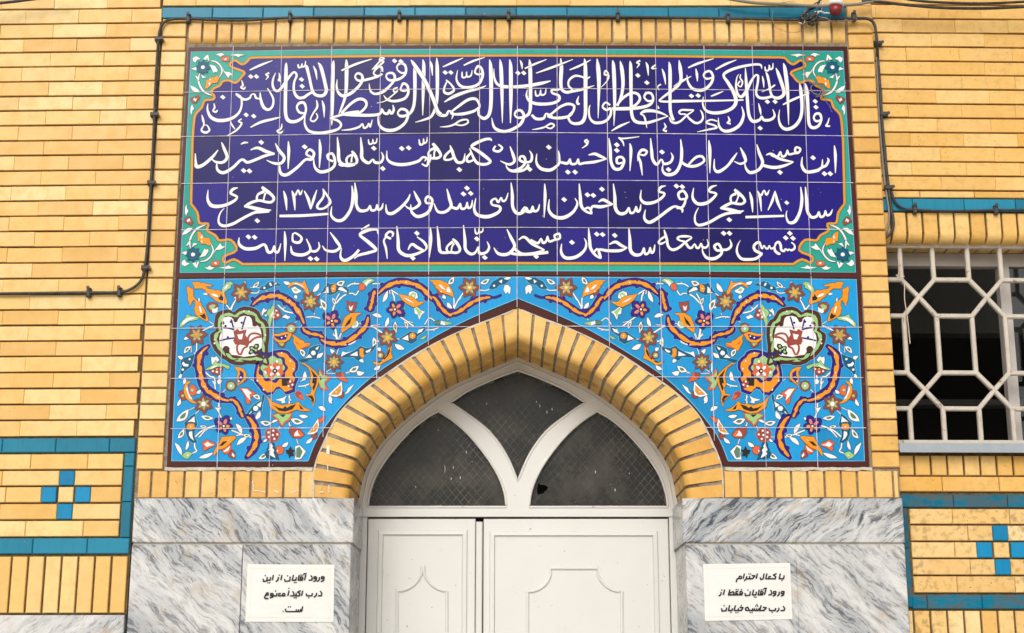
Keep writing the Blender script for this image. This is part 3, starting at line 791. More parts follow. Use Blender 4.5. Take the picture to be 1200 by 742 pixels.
# ------------------------------------------------------------------ tiled panels
YB = .006                                   # glaze surface of the tiles, a little behind the brick faces
colx = [(273.2,263.5),(330,322.5),(388.7,383),(446,443),(503.8,502.4),(562,561.8),(606.4,606),(652.8,653),(711,713.3),(768,773.4),(825,831.7),(881.5,890),(941,950)]
def vline(t): return P(t[0], 58), P(t[1], 310)
def pv(l): return [P(*p) for p in l]
def tiles(pts, y, mat, hl, thick=.006, holes=()):
    """flat glazed field cut into separate tiles along the grid"""
    mb = MB(); mb.poly(pts, y, mat)
    bm = bmesh.new(); vs = [bm.verts.new(v) for v in mb.v]
    for f_ in mb.f:
        try: bm.faces.new([vs[i] for i in f_])
        except ValueError: pass
    for t in colx:
        a, b = vline(t); d = (b-a)
        g = bm.faces[:]+bm.edges[:]+bm.verts[:]
        r = bmesh.ops.bisect_plane(bm, geom=g, plane_co=(a.x, y, a.y), plane_no=(d.y, 0, -d.x), dist=1e-6)
        bmesh.ops.split_edges(bm, edges=[x for x in r['geom_cut'] if isinstance(x, bmesh.types.BMEdge)])
    for h in hl:
        z = sum(P(*p).y for p in h)/len(h)
        g = bm.faces[:]+bm.edges[:]+bm.verts[:]
        r = bmesh.ops.bisect_plane(bm, geom=g, plane_co=(0, y, z), plane_no=(0, 0, 1), dist=1e-6)
        bmesh.ops.split_edges(bm, edges=[x for x in r['geom_cut'] if isinstance(x, bmesh.types.BMEdge)])
    return bm
def bm_obj(bm, name, mat, parent, org):
    bmesh.ops.recalc_face_normals(bm, faces=bm.faces)
    me = bpy.data.meshes.new(name); bmesh.ops.translate(bm, verts=bm.verts, vec=[-c for c in org]); bm.to_mesh(me); bm.free()
    me.materials.append(mat); o = bpy.data.objects.new(name, me); C.objects.link(o); o.parent = parent; return o
iz = P(606, 322.6).y
IO = (XC, .006, iz)
ip = empty("inscription_panel", "cobalt blue tile panel with four lines of white calligraphy above the arch", "tile panel", IO)
top_o = pv([(220.5,55),(400,53),(606,52.3),(800,52.8),(993,54)]); bot_o = pv([(1009.2,325.2),(800,323.2),(606,322.3),(400,323.2),(205,325.4)])
top_i = pv([(223.8,60.2),(400,57.6),(606,57),(800,57.6),(988,59.6)]); bot_i = pv([(1003,318.8),(800,317.3),(606,317),(400,317.4),(210.7,319.3)])
h_in = [[(210,108),(606,103.2),(1000,106.5)], [(210,160),(606,154.9),(1000,159.2)], [(210,215),(606,210.3),(1000,214)], [(210,269.3),(606,266.3),(1000,268.8)]]
bm = tiles(top_o+bot_o, YB, m_brown, h_in); bm_obj(bm, "brown_border", m_brown, ip, IO)
bm = tiles(top_i+bot_i, YB-.0006, m_turq, h_in); bm_obj(bm, "turquoise_border", m_turq, ip, IO)
tl = cat([(309.7,66.8),(294.2,67.3),(289.5,71.6),(283.5,75),(274.7,70.2),(269.3,77),(285.5,83.7),(283.5,89),(276,96.5),(268,93.8),(260.5,95.1),(257.2,99.9),(250.4,103.2),(247,108),(250.4,111.3),(249.8,116),(239.6,117.4),(236.3,125.5),(228.9,133.6),(226.8,144.3),(225.2,165)], 3)
bl = cat([(223.6,238.5),(231,249),(233.5,261),(243.7,262),(242.5,270),(252,275.5),(257,281.5),(270.3,281),(277,293),(262,300.4),(263.5,307.7),(274,303.8),(284,309.3)], 3)
lft = pv(tl+bl); rgt = mir(lft)
# right-hand corners follow the photograph's slightly smaller measure
cob = lft+[P(450,308.6), P(606,308.2), P(760,308.6)]+rgt+[P(760,65.2), P(606,64.6), P(450,65.2)]
bm = tiles(cob, YB-.0012, m_cobalt, h_in); bm_obj(bm, "cobalt_field", m_cobalt, ip, IO)
PXM = 1/300.0                                # metres per photo pixel on the facade
mb = MB()
cs = [(v.x, v.y, 3.0*PXM) for v in cob]
dense = []
for i in range(len(cs)):
    a, b = cs[i], cs[(i+1) % len(cs)]; n = max(1, int(math.hypot(a[0]-b[0], a[1]-b[1])/.02))
    dense += [tuple(a[j]+(b[j]-a[j])*q/n for j in range(3)) for q in range(n)]
mb.ribbon(dense, YB-.0015, EN['K'], .9*PXM, closed=True); mb.ribbon(dense, YB-.0020, EN['A'], closed=True)
it = [(v.x, v.y, .9*PXM) for v in top_i+bot_i]; mb.ribbon(it, YB-.0011, EN['N'], closed=True)
mb.build("orange_outline", ip, IO)

# ---- brush strokes
def parse(line, ox, oy, s):
    tok = line.split(); out = []; ws = []
    for t in tok:
        a, *w = t.split('/'); x, y = a.split(','); out.append((ox+float(x)/s, oy+float(y)/s)); ws.append(float(w[0])/s if w else None)
    known = [i for i, w in enumerate(ws) if w is not None]
    if not known: ws = [18/s]*len(ws); known = list(range(len(ws)))
    for i in range(len(ws)):
        if ws[i] is None:
            lo = max([k for k in known if k < i], default=None); hi = min([k for k in known if k > i], default=None)
            ws[i] = ws[hi] if lo is None else ws[lo] if hi is None else ws[lo]+(ws[hi]-ws[lo])*(i-lo)/(hi-lo)
    return [(x, y, w) for (x, y), w in zip(out, ws)]
def write(text, ox, oy, s, mb, y0):
    n = 0
    for line in text.strip().splitlines():
        line = line.strip()
        if not line: continue
        n += 1; y = y0-(n % 9)*.00012
        if line[0] == 'd':
            for t in line[1:].split():
                a, *r = t.split('/'); x, yy = map(float, a.split(',')); r = (float(r[0]) if r else (15 if s > 5 else 12.5))/s
                px, py = ox+x/s, oy+yy/s
                for rr, m, dy in ((r*1.0+.45, m_lout, .0006), (r, m_letter, 0)):
                    q = [P(px-rr*1.15, py-.12*rr), P(px+.1*rr, py+rr), P(px+rr*1.15, py+.12*rr), P(px-.1*rr, py-rr)]
                    mb.add([(v.x, y+dy, v.y) for v in q], [(0, 1, 2, 3)], m)
            continue
        st = cat(parse(line, ox, oy, s), 5)
        w = [(*P(x, yy), max(.4, ww*(.90 if s > 5 and s < 6 else .92))*PXM) for x, yy, ww in st]
        mb.ribbon(w, y+.0006, m_lout, 1.0*PXM, .00045); mb.ribbon(w, y, m_letter, 0, .0004)
Z1, Z2 = 5.3, 4.123
T1 = """
192,500/6 200,530/16 205,560/10 190,595/14 215,610/18 240,595/14 225,565/8 205,565/6
230,430/6 228,470/14 250,515/22 300,535/26 370,525/24 420,490/18 440,440/14 435,390/14 405,370/14 430,390/18 460,405/18 490,395/16 500,375/10 520,372/12 530,395/16 555,400/10
555,360/6 558,400/18 575,450/22 605,468/20 632,445/16 635,395/14 600,335/8
d 323,390 497,262 532,262
268,428/5 272,455/14 262,475/10 280,482/16 290,470/8
490,222/10 560,190/18 632,163/5
612,240/16 590,250/10 605,262/12 590,282/5
440,286/5 448,315/14 435,330/10 455,338/16 463,325/6
790,185/10 795,205/14 812,200/12 815,180/8 815,200/14 832,195/12 838,165/6
885,195/5 900,230/16 908,282/4
d 812,280 816,322
672,238/5 677,270/16 668,285/10 685,290/14
915,175/6 935,210/24 962,320/24 965,355/24 945,380/24 905,378/22 880,350/20 860,265/20 845,205/22 836,190/6
885,355/18 850,375/20 825,392/22 790,392/22 766,355/18 766,300/16 782,255/16 765,235/16 735,265/18 700,315/20 670,350/20 645,345/18 632,310/16 638,270/12 652,238/4
717,175/5 716,220/24 712,400/24 714,500/24 735,538/26 780,540/24 825,510/18 840,465/16 828,427/20 800,427/20 783,452/14 800,485/18 838,490/12
835,500/6 832,555/14 858,600/20 920,613/22 985,605/22 1040,588/18 1058,560/16 1035,535/18 992,520/14 1035,508/16 1100,490/22 1170,482/24
905,408/6 910,450/16 885,490/12 868,530/10 890,540/14 912,515/10 903,490/8
940,410/6 950,450/18 953,517/4
1012,162/6 1008,205/24 1005,400/22 1002,510/16 1000,565/5
495,577/9 560,545/20 640,525/16 682,513/5
d 468,500 515,508
690,555/5 685,585/14 660,600/10 680,612/16 697,600/8
370,538/6 378,560/12 398,588/8
440,525/10 420,540/10 440,555/14 405,598/14 345,632/4
"""
T2 = """
350,225/12 345,200/12 365,180/18 392,188/18 402,220/18 390,255/18 350,280/20 300,285/18 278,262/12 290,242/16 320,242/18 332,270/18 310,310/18 260,355/22 210,370/18 180,350/14 172,305/4
352,225/12 375,240/14 398,235/12
255,232/12 250,205/16 225,205/18 200,240/12 225,260/18 255,245/14
225,262/18 170,278/20 110,288/18 85,265/12 100,242/16 126,252/18 130,282/20 110,320/20 60,365/24 10,382/24 -20,360/18 -30,320/14 -26,280/4
190,220/8 215,195/14 245,160/10 266,150/12 245,143/10 238,162/12 262,168/14 235,195/12 190,218/5
0,225/12 90,185/18 190,153/5
d 330,165 370,168
432,158/5 455,192/26 520,290/26 570,400/25 597,475/24 620,497/24
592,145/5 595,200/24 596,330/23 590,430/20 562,505/18 520,528/16 458,546/4
505,155/5 512,200/24 508,350/22 505,503/5
452,195/5 456,240/24 455,400/22 440,470/22 410,500/20 370,508/20 350,490/12 368,465/18 400,470/20 414,500/18 395,550/20 340,590/24 280,595/24 240,570/18 228,530/10 230,490/4
552,165/5 560,195/18 566,257/4
372,325/12 385,305/18 410,320/18 415,365/18 390,400/20 330,415/20 285,405/16 262,378/4
372,325/12 368,345/12 390,352/14 412,345/12
350,330/10 325,340/12 330,360/10 350,350/10 310,385/10 270,415/8 220,427/4
320,438/6 325,470/18 310,492/20 298,468/10 288,492/20 265,488/18 250,462/10 243,490/18 200,502/22 100,502/24 0,495/24
0,490/18 60,430/20 110,402/22 147,412/20 155,442/18 130,475/18 90,502/18
30,155/5 32,200/26 30,330/24 20,400/20 -5,470/14 -18,500/5
0,595/5 60,590/14 110,575/16 130,555/10 140,580/16 158,575/14 170,552/8 178,575/14 192,530/5
630,202/8 690,175/16 757,146/5
760,192/10 820,165/16 890,143/5
d 645,237 680,237
660,285/10 640,330/14 640,360/18 670,368/20 700,345/16 680,310/14 650,283/10
835,215/14 850,198/20 872,215/18 877,260/20 850,310/20 790,330/22 740,320/20 715,280/14 722,222/4
835,215/12 830,238/14 855,250/14 876,240/12
750,232/8 752,266/14 775,263/12 778,232/8 780,263/14 805,256/12 812,222/5
640,420/8 700,385/24 780,355/22 860,335/16 900,318/4
920,155/5 928,210/26 930,400/26 920,490/24 890,522/24 860,508/18 850,480/14 858,440/16 835,402/20 790,405/22 730,445/18 680,490/14 745,495/22 820,478/20 850,455/12
700,497/20 668,475/14 650,502/20 612,500/24 590,478/20
695,500/14 685,527/4
612,575/4 660,572/12 700,560/14 740,535/14 780,530/12 785,550/12 750,565/12 705,560/10
985,155/5 992,210/26 998,380/22 1000,552/4
1045,155/5 1052,210/26 1053,400/24 1050,552/6
d 1097,240 1133,240
1110,160/5 1120,185/16 1123,217/4
"""
T3 = """
-112,212/4 -110,270/14 -82,315/20 0,326/24 100,318/24 180,304/24 240,289/8
108,155/5 113,210/26 115,400/24 110,480/22 85,508/20 40,518/18 17,500/12 30,475/18 58,475/20 74,510/20 50,560/22 -10,595/22 -60,603/24 -110,578/20 -126,518/4
250,512/20 213,492/12 195,522/20 150,524/22 122,500/18
380,480/16 386,445/18 350,432/20 300,450/18 250,490/16 222,510/12 280,520/22 350,510/20 380,480/14
450,150/5 456,205/26 457,400/26 455,500/24 435,545/26 395,555/22 365,545/18 350,512/16 376,480/12
125,592/4 170,585/12 205,575/12 240,555/14 262,565/12 240,585/12 205,572/10
80,212/10 140,185/16 215,156/5
150,241/7 250,205/18 378,156/5
358,220/8 420,195/16 490,158/5
303,148/5 307,205/26 303,300/24 312,345/22 345,360/22 375,345/18 352,320/14 355,285/16 390,258/18 430,262/14 460,275/14 486,263/8
340,360/22 385,352/20 440,340/20 512,318/4
305,335/20 280,345/14 248,345/16 252,365/16 290,380/18 290,410/20 240,430/22 160,432/24 110,415/20 90,380/14 96,343/4
145,348/8 150,380/14 172,375/12 178,345/8 180,375/14 205,370/12 212,333/5
415,383/5 405,415/16 410,432/18 422,430/6
600,245/10 582,225/12 575,250/12 600,255/14 590,290/10 553,330/4
528,150/5 535,205/28 540,300/26 535,522/4
610,440/14 582,423/14 563,450/14 588,470/18 612,460/16 612,500/18 580,540/20 520,550/22 485,522/16 478,470/12 486,438/4
625,160/5 632,210/26 638,400/22 633,568/4
672,165/5 682,210/26 690,300/24 680,380/20 655,445/14
650,442/16 690,395/18 740,365/20 780,370/20 795,402/18 770,437/18 735,455/16
590,462/20 680,462/26 780,457/24 850,440/22 877,405/16 865,368/18 835,365/18 822,390/14 845,414/16 874,410/14
733,165/5 738,210/24 740,400/22 745,500/22 770,542/24 830,550/22 890,536/18 972,508/5
968,508/6 930,490/16 880,476/22 830,476/24 800,492/12 818,505/12 828,530/14 838,582/4
d 782,255 838,300
797,163/14 775,175/12 790,185/12 775,210/4
832,173/5 842,200/18 847,257/4
892,188/10 870,210/14 900,212/4
618,600/7 670,570/18 732,543/5
932,213/5 945,250/18 955,312/4
925,310/12 905,325/8 915,347/5
905,443/5 912,462/14
975,170/5 982,220/24 982,400/22 985,480/22 1003,535/22
1038,160/5 1045,210/26 1050,280/22 1030,320/20 980,360/20 930,397/14 922,415/16 1000,418/16 1170,414/16
945,550/5 955,575/14 940,595/10 962,602/18
"""
T4 = """
0,326/14 50,290/18 107,260/5
88,207/10 150,180/18 247,150/5
182,258/14 195,235/16 225,230/18 242,265/18 226,310/20 180,345/24 120,340/22 88,300/16 80,252/4
182,258/12 203,276/16 240,268/12
135,212/5 142,250/18 145,293/4
d 108,382 150,380
-10,413/16 200,413/16 432,408/10
545,215/4 537,190/16 490,188/18 400,205/20 330,232/22 308,258/18 335,300/24 370,360/26 385,415/26 365,455/24 310,482/24 240,488/24 195,470/18 178,430/12 182,388/4
258,218/10 320,185/18 388,158/5
230,384/10 270,368/14 307,353/4
270,540/10 230,530/12 200,548/14 250,565/14 265,580/14 220,590/14 143,606/4
680,178/5 690,220/26 705,350/24 712,562/4
633,208/5 650,250/24 680,340/24 680,375/24 650,395/24 615,388/20 600,360/16 590,300/18 580,255/18 570,233/5
610,385/18 560,396/20 525,390/20 510,360/16 520,300/16 522,258/16 505,255/14 480,290/18 450,350/22 420,388/22 395,370/18 385,320/14 390,270/8 402,248/4
443,208/5 448,290/20 455,400/22 465,500/22 490,540/24 530,532/20 545,508/10 558,532/20 600,530/20 625,505/16 613,465/5
410,290/12 396,312/10 415,325/10 425,295/12 410,270/10 415,248/6
420,448/5 432,500/18 410,560/22 360,595/24 310,600/22 280,570/16 275,518/4
335,508/5 345,535/16 330,550/10 352,555/14
565,200/8 570,225/14 588,220/12 592,190/8 596,215/14 612,210/12 615,178/5
548,258/5 555,290/14 558,332/4
628,313/12 605,330/12 575,345/8 545,357/5
d 580,418 628,418 535,582
525,428/5 535,470/16 540,502/4
676,437/9 740,405/18 842,363/5
780,303/5 788,350/24 795,450/22 785,520/22 750,570/24 700,590/24 665,570/20 650,520/12 656,468/4
815,303/5 825,350/24 832,450/22 838,550/22 860,580/24 895,570/20 915,530/16 905,495/20 880,495/18 868,520/14 885,540/18 912,532/12
d 878,415 882,452
965,518/5 955,550/12 945,568/14 970,570/12
"""
mb = MB(); yl0 = YB-.0022
for t, x0 in ((T1, 200), (T2, 400), (T3, 600), (T4, 790)): write(t, x0, 40, Z1, mb, yl0)
write('''
55,500/30 75,555/32 130,570/34 190,545/30 260,480/26 330,430/20 345,410/20 280,410/30 200,410/30 170,435/30 190,460/22 250,465/24 300,520/32 370,570/34 430,560/32 465,510/28 455,450/26 430,408/8
''', 780, 90, 10.6, mb, yl0)
mb.build("calligraphy_line", ip, IO)
def rows(sets, fine=()):
    mb = MB()
    for x0, t in sets: write(t, x0, 150, Z2, mb, yl0)
    for x0, y0, t in fine: write(t, x0, y0, 12.0, mb, yl0)
    mb.build("calligraphy_line", ip, IO)
rows([(200, """
118,122/5 120,160/12 125,185/20 155,178/18 200,140/16 228,105/6
245,68/5 258,100/16 272,140/16 250,165/16 215,162/12 198,148/4
222,162/4 225,200/14 255,215/18 300,190/16 342,152/14 370,165/16 410,152/16 460,132/16 502,124/10
385,105/5 420,95/16 460,112/18 502,124/10
d 437,68 352,205 380,207
338,78/5 355,70/12 374,70/5
505,73/5 525,110/18 548,140/16 535,168/16 500,170/14 463,155/4
568,63/5 570,110/16 567,197/5
525,168/5 530,215/16 560,225/18 610,190/16 650,152/14 680,150/16 692,120/14 670,103/14 655,125/12 685,142/10
d 647,90
718,53/5 722,100/16 718,192/5
762,152/12 758,130/14 780,123/14 792,150/14 790,182/14 760,205/18 720,210/18 695,185/12 690,138/4
762,152/12 785,160/12
805,43/5 810,100/16 815,160/18 850,180/18 890,175/16
"""), (400, """
93,43/5 98,100/16 100,145/18 130,168/16 152,150/8 162,165/16 190,165/14 202,140/12 193,115/4
130,53/5 135,75/10 150,72/9 152,53/5 155,72/10 168,68/9 172,48/4
d 157,97 200,195 292,98 325,95 570,200
220,108/4 222,150/12 255,172/18 310,175/18 370,160/16 395,140/12 420,152/14 412,182/12 388,172/8
430,127/12 425,160/14 410,187/4
375,53/5 380,78/12 395,75/10 397,50/5 400,72/10 412,65/8 414,43/4
525,83/5 535,110/16 545,140/16 562,165/16 590,160/14 597,122/4
530,105/12 503,132/14 500,152/12 530,150/12 545,133/8
727,62/4 718,52/14 690,55/16 645,75/18 630,90/14 660,110/18 700,140/18 720,162/14 690,175/16 650,162/16 620,97/6
630,115/12 605,145/14 615,162/14 648,148/8
745,85/10 735,105/12 760,112/14 777,95/12 758,78/8
815,88/5 830,130/16 836,160/14 810,175/14 768,158/4
905,175/14 890,197/14 860,207/16 820,205/16 800,190/8 795,168/4
"""), (600, """
60,165/12 38,155/14 40,138/12 58,138/14 64,165/14 45,190/14 5,208/14
58,165/12 90,160/14 96,130/12 84,108/4
d 85,198 178,92 270,212 305,212
120,123/4 118,165/12 140,195/18 185,202/18 220,180/14 232,165/14 268,170/16 280,148/8 286,172/14 310,170/12 320,148/8 325,172/14 352,168/14 400,163/16 457,149/6
230,170/12 228,130/10 224,108/4
370,130/6 400,124/16 430,137/16 457,149/8
365,55/10 352,62/10 362,72/10 368,60/8 362,80/10 338,97/4
468,48/5 475,100/16 478,160/16 495,195/18 525,195/16 542,160/14 530,140/14 508,145/14 510,170/12 540,165/10
d 507,80 507,107
570,73/5 575,110/16 570,207/4
515,45/8 535,50/10 615,41/4
515,45/8 535,65/10 541,87/4
608,160/4 612,125/12 630,105/16 652,112/12 640,130/12 612,130/8 622,170/14 630,228/4
670,48/5 675,110/16 680,150/16 700,175/16 722,150/8 735,172/14 765,165/14 777,140/12 768,118/4
d 725,115 757,200
815,53/5 820,110/16 815,170/16 790,215/18 750,225/18 728,205/12 730,173/4
820,165/16 850,182/16 890,182/16 928,160/12 918,137/14 888,142/14 850,180/10
"""), (790, """
168,58/5 173,110/18 173,217/4
195,148/4 195,195/12 215,210/18 255,185/14 285,147/14 305,118/4
320,93/5 338,130/18 345,160/14 320,172/12 290,160/4
400,78/5 412,120/16 428,165/16 410,200/16 370,215/18 348,195/12 342,168/4
425,178/16 480,190/18 530,182/16 577,164/5
445,130/6 470,124/14 510,148/16 577,164/8
d 512,213 672,143 727,220 755,220
468,130/12 500,137/14 514,113/7 522,137/12 540,130/12 548,106/7 555,126/12 580,122/12 602,118/12 610,100/12 590,93/12 585,112/12 602,118/8
620,138/4 618,180/14 640,210/18 690,205/18 714,190/14 735,180/14 747,155/12 740,143/4
716,190/14 718,150/4
775,83/5 780,130/16 780,217/4
""")], [(380, 160, '385,200/30 420,245/50 455,310/44 455,360/40 415,385/42 330,385/44 250,402/46 205,380/40\n400,250/40 340,275/34 310,320/36 320,372/34\n402,250/28 385,300/24 380,360/28'), (500, 160, '85,92/40 130,150/56 180,215/44 197,265/40 150,300/44 60,302/40 5,306/36 -30,345/10\n110,160/46 50,190/36 25,235/34 30,288/34\n122,180/32 106,225/26 105,292/28')])
rows([(200, """
180,298/4 178,345/14 200,375/20 250,375/18 300,355/16 320,332/12 290,315/14 300,295/16 324,288/5
d 418,447
545,303/5 555,340/16 560,397/4
585,303/5 595,335/16 600,397/4
585,303/6 600,325/12 615,298/7 625,320/12 636,298/4
645,303/5 665,345/16 676,392/6
676,392/6 690,345/14 706,298/4
735,293/4 738,330/12 710,370/14 712,388/12 738,388/12 765,368/14 770,350/12 745,310/10 735,293/5
525,424/14 640,422/16 762,414/12
875,278/5 880,330/16 870,390/16 835,440/18 800,445/16 775,420/12 778,378/4
"""), (400, """
65,263/5 70,320/18 72,370/16 90,398/18 125,395/14 138,373/7 145,396/14 165,393/12 172,368/7 178,393/14 195,385/12 201,362/4
215,368/4 220,405/14 245,412/18 285,385/16 320,347/14 332,318/4
350,303/5 365,335/16 378,365/16 350,388/14 325,387/10 303,368/4
405,345/12 418,330/14 438,345/14 435,375/14 415,410/18 370,427/18 340,405/14 335,368/4
405,345/12 412,362/12 436,362/10
510,293/5 522,340/16 530,378/16 500,405/16 465,402/14 448,363/4
530,380/14 560,388/16 574,363/7 580,388/14 600,385/12 608,358/7 612,385/12 628,378/12 633,347/4
d 590,318 625,315 607,290
650,338/4 642,390/14 660,420/18 710,427/20 760,405/16 766,380/14 730,370/12 725,352/12 745,340/10 758,358/12 772,335/7 780,352/12 795,345/10 806,312/4
820,263/5 826,320/16 828,380/16 850,412/18 880,405/14 895,383/7 905,405/14 925,400/12
"""), (600, """
158,268/5 160,330/16 155,432/4
45,404/12 62,380/7 70,402/14 90,400/12 100,376/7 106,400/14 125,395/12 133,367/4
180,343/4 178,395/14 205,427/18 250,432/20 295,405/16 316,365/12 304,338/4
d 252,345
325,268/5 330,330/16 335,375/16 355,400/14 385,412/10 372,385/12 352,390/10
380,405/10 390,378/14 430,380/18 488,369/5
418,357/6 440,346/16 465,358/16 488,369/8
d 365,322 393,325 435,295
490,268/5 497,330/16 500,385/18 520,412/18 550,408/16 565,383/7 572,408/14 590,405/12 600,378/7 606,402/14 618,395/12 623,367/4
625,298/4 622,340/12 645,362/18 690,357/16 725,335/14 737,315/12 710,305/12 720,285/14 744,278/4
645,393/4 640,435/14 665,455/18 710,430/16 760,392/16 790,378/12 822,392/14 822,408/6
838,345/14 845,328/14 828,303/14 805,315/14 812,342/12 838,345/12 825,380/14 795,386/12
d 795,280 823,283
"""), (790, """
95,288/4 90,335/14 115,365/18 160,360/18 195,332/14 202,315/12 170,305/12 180,285/14 207,276/4
d 267,442 545,360/11
365,308/5 375,345/16 380,407/4
405,303/5 415,335/14 422,402/4
402,303/6 420,325/12 435,300/7 447,322/12 461,298/4
488,303/5 475,350/14 454,397/4
488,303/5 500,355/16 519,402/4
345,430/14 440,427/14 532,424/12
612,283/5 618,340/16 610,400/16 585,450/18 555,455/14 542,425/8 546,398/4
635,283/5 640,340/16 645,400/16 665,430/16 690,425/14 700,403/7 708,428/14 725,422/12 732,398/7 738,420/12 755,415/12 766,392/4
""")], [(240, 210, '800,105/36 850,150/60 930,210/46 970,270/42 930,320/42 850,315/40 770,297/40 690,312/44 620,342/46 552,382/26\n830,170/50 750,210/36 730,260/34 738,302/30\n852,190/32 835,240/24 825,292/26\n552,380/26 640,392/50 740,417/60 850,435/48 932,433/16\n905,456/24 800,457/44 700,467/44 600,512/44 500,567/44 400,622/46 300,652/46 230,645/44 193,600/34 198,520/26 230,450/20 274,406/8'), (800, 210, '730,140/36 780,190/60 850,250/44 875,310/42 830,345/40 760,342/40 690,332/44 600,372/46 530,407/24\n750,200/46 690,230/34 675,280/34 687,322/30\n787,220/28 775,270/22 750,322/26\n530,405/26 620,417/50 720,442/60 800,457/46 860,440/14\n822,472/24 720,467/44 620,482/44 520,522/44 400,592/46 300,632/46 220,642/44 178,600/34 173,520/26 195,450/20 227,398/8')])
rows([(200, """
330,528/4 330,560/14 360,582/18 410,580/18 452,562/14 470,598/16 490,595/14 500,568/8 506,598/14 520,595/12 532,557/4
d 375,525 405,527 675,630 705,632
550,498/5 553,550/16 551,642/4
590,508/8 590,545/12 620,552/16 632,530/12 605,508/10 590,510/6
580,568/4 590,605/16 640,612/18 675,588/14 655,535/6
670,592/12 700,595/14 718,575/10 714,550/4
770,503/5 800,545/16 817,575/14 790,595/16 750,590/12 733,568/4
825,578/4 820,620/12 840,640/18 880,620/16 910,588/14
"""), (400, """
175,510/4 172,490/12 140,490/16 105,502/18 90,517/14 120,542/18 155,572/18 167,590/14 130,602/16 80,615/14 60,628/14
95,490/7 135,467/10
245,525/8 250,508/12 232,500/12 215,520/14 240,535/12
218,522/10 205,545/10 215,580/12 222,632/4
268,473/5 274,540/16 278,590/18 310,614/18 350,612/16 400,592/12
322,588/6 340,561/14 370,578/16 402,594/10
365,525/5 398,550/14 412,575/12 402,594/6
d 345,628 365,508 693,625 655,535
430,478/5 432,540/16 424,627/4
463,473/5 470,540/16 474,585/16 485,603/14
590,468/5 597,540/16 600,585/16 625,608/16 648,600/12 662,573/7 668,605/16 700,600/14 714,575/12 704,548/4
645,483/5 650,508/10 663,505/9 665,483/5 668,503/10 682,498/8 685,478/4
800,488/5 820,530/16 837,572/16 805,608/18 760,607/16 736,577/4
835,580/14 870,607/16 925,608/16 1000,600/16
"""), (600, """
-5,605/14 40,610/16 100,606/16 157,589/6
32,540/6 60,526/14 100,560/16 157,589/8
90,538/8 125,556/14 140,533/7 150,554/14 165,546/12 172,522/7 180,547/12 205,540/12 230,533/12 228,510/12 205,520/12 215,542/8
d 117,620 290,552 410,512 438,514 497,518
240,558/4 238,600/14 260,627/18 310,622/18 350,590/14 359,555/10 349,532/4
370,483/5 375,540/16 380,580/16 402,612/14 430,628/8 415,585/12 395,600/10
425,625/8 420,588/12 460,592/16 520,592/16 557,579/5
470,562/6 500,550/16 530,568/16 557,579/8
565,483/5 570,540/16 573,590/18 595,612/18 625,607/14 638,578/7 643,607/14 660,602/12 668,576/7 674,602/12 685,594/12 691,562/4
"""), (790, """
232,590/12 215,560/14 195,570/14 207,590/14 230,592/14 225,612/14 195,630/18 160,627/16 140,602/10 137,578/4
230,588/12 260,585/14 277,565/12 269,537/4
d 240,508 268,508 540,530 575,532 560,508
""")], [(500, 260, '365,235/26 420,290/50 465,370/42 455,415/40 410,432/40 340,426/40 260,432/42 200,425/42 170,390/36\n370,275/46 300,330/34 280,380/34 302,422/28\n387,300/28 356,350/24 346,412/24'), (770, 260, '100,108/16 120,180/40 140,250/40 150,320/40 180,370/42 230,390/44 300,365/40 370,310/36 420,270/30 480,228/26 470,206/24 400,200/40 320,205/36 290,235/36 330,262/26 390,278/36 420,320/40 450,358/40 490,360/36 530,308/20 555,358/36 590,360/34 620,298/18 640,350/36 690,357/36 722,310/24 703,240/10\n115,200/32 45,250/34 25,290/34 60,306/34 122,275/20'), (850, 260, '930,285/20 972,320/24 975,370/34 930,397/36 895,380/16 880,397/34 845,375/18 830,407/36 790,392/40 780,330/40 755,282/40 715,300/34 695,345/26 660,372/24\n695,350/28 700,400/40 745,442/44 778,447/26\n665,372/30 640,370/28 620,328/14 600,372/30 570,365/28 545,328/14 520,372/30 500,330/30 480,285/36 440,295/40 403,340/40 420,397/44 480,432/44 512,447/36 480,482/40 420,517/44 330,527/46 240,520/46 190,480/40 163,410/34 175,330/22 214,255/6')])
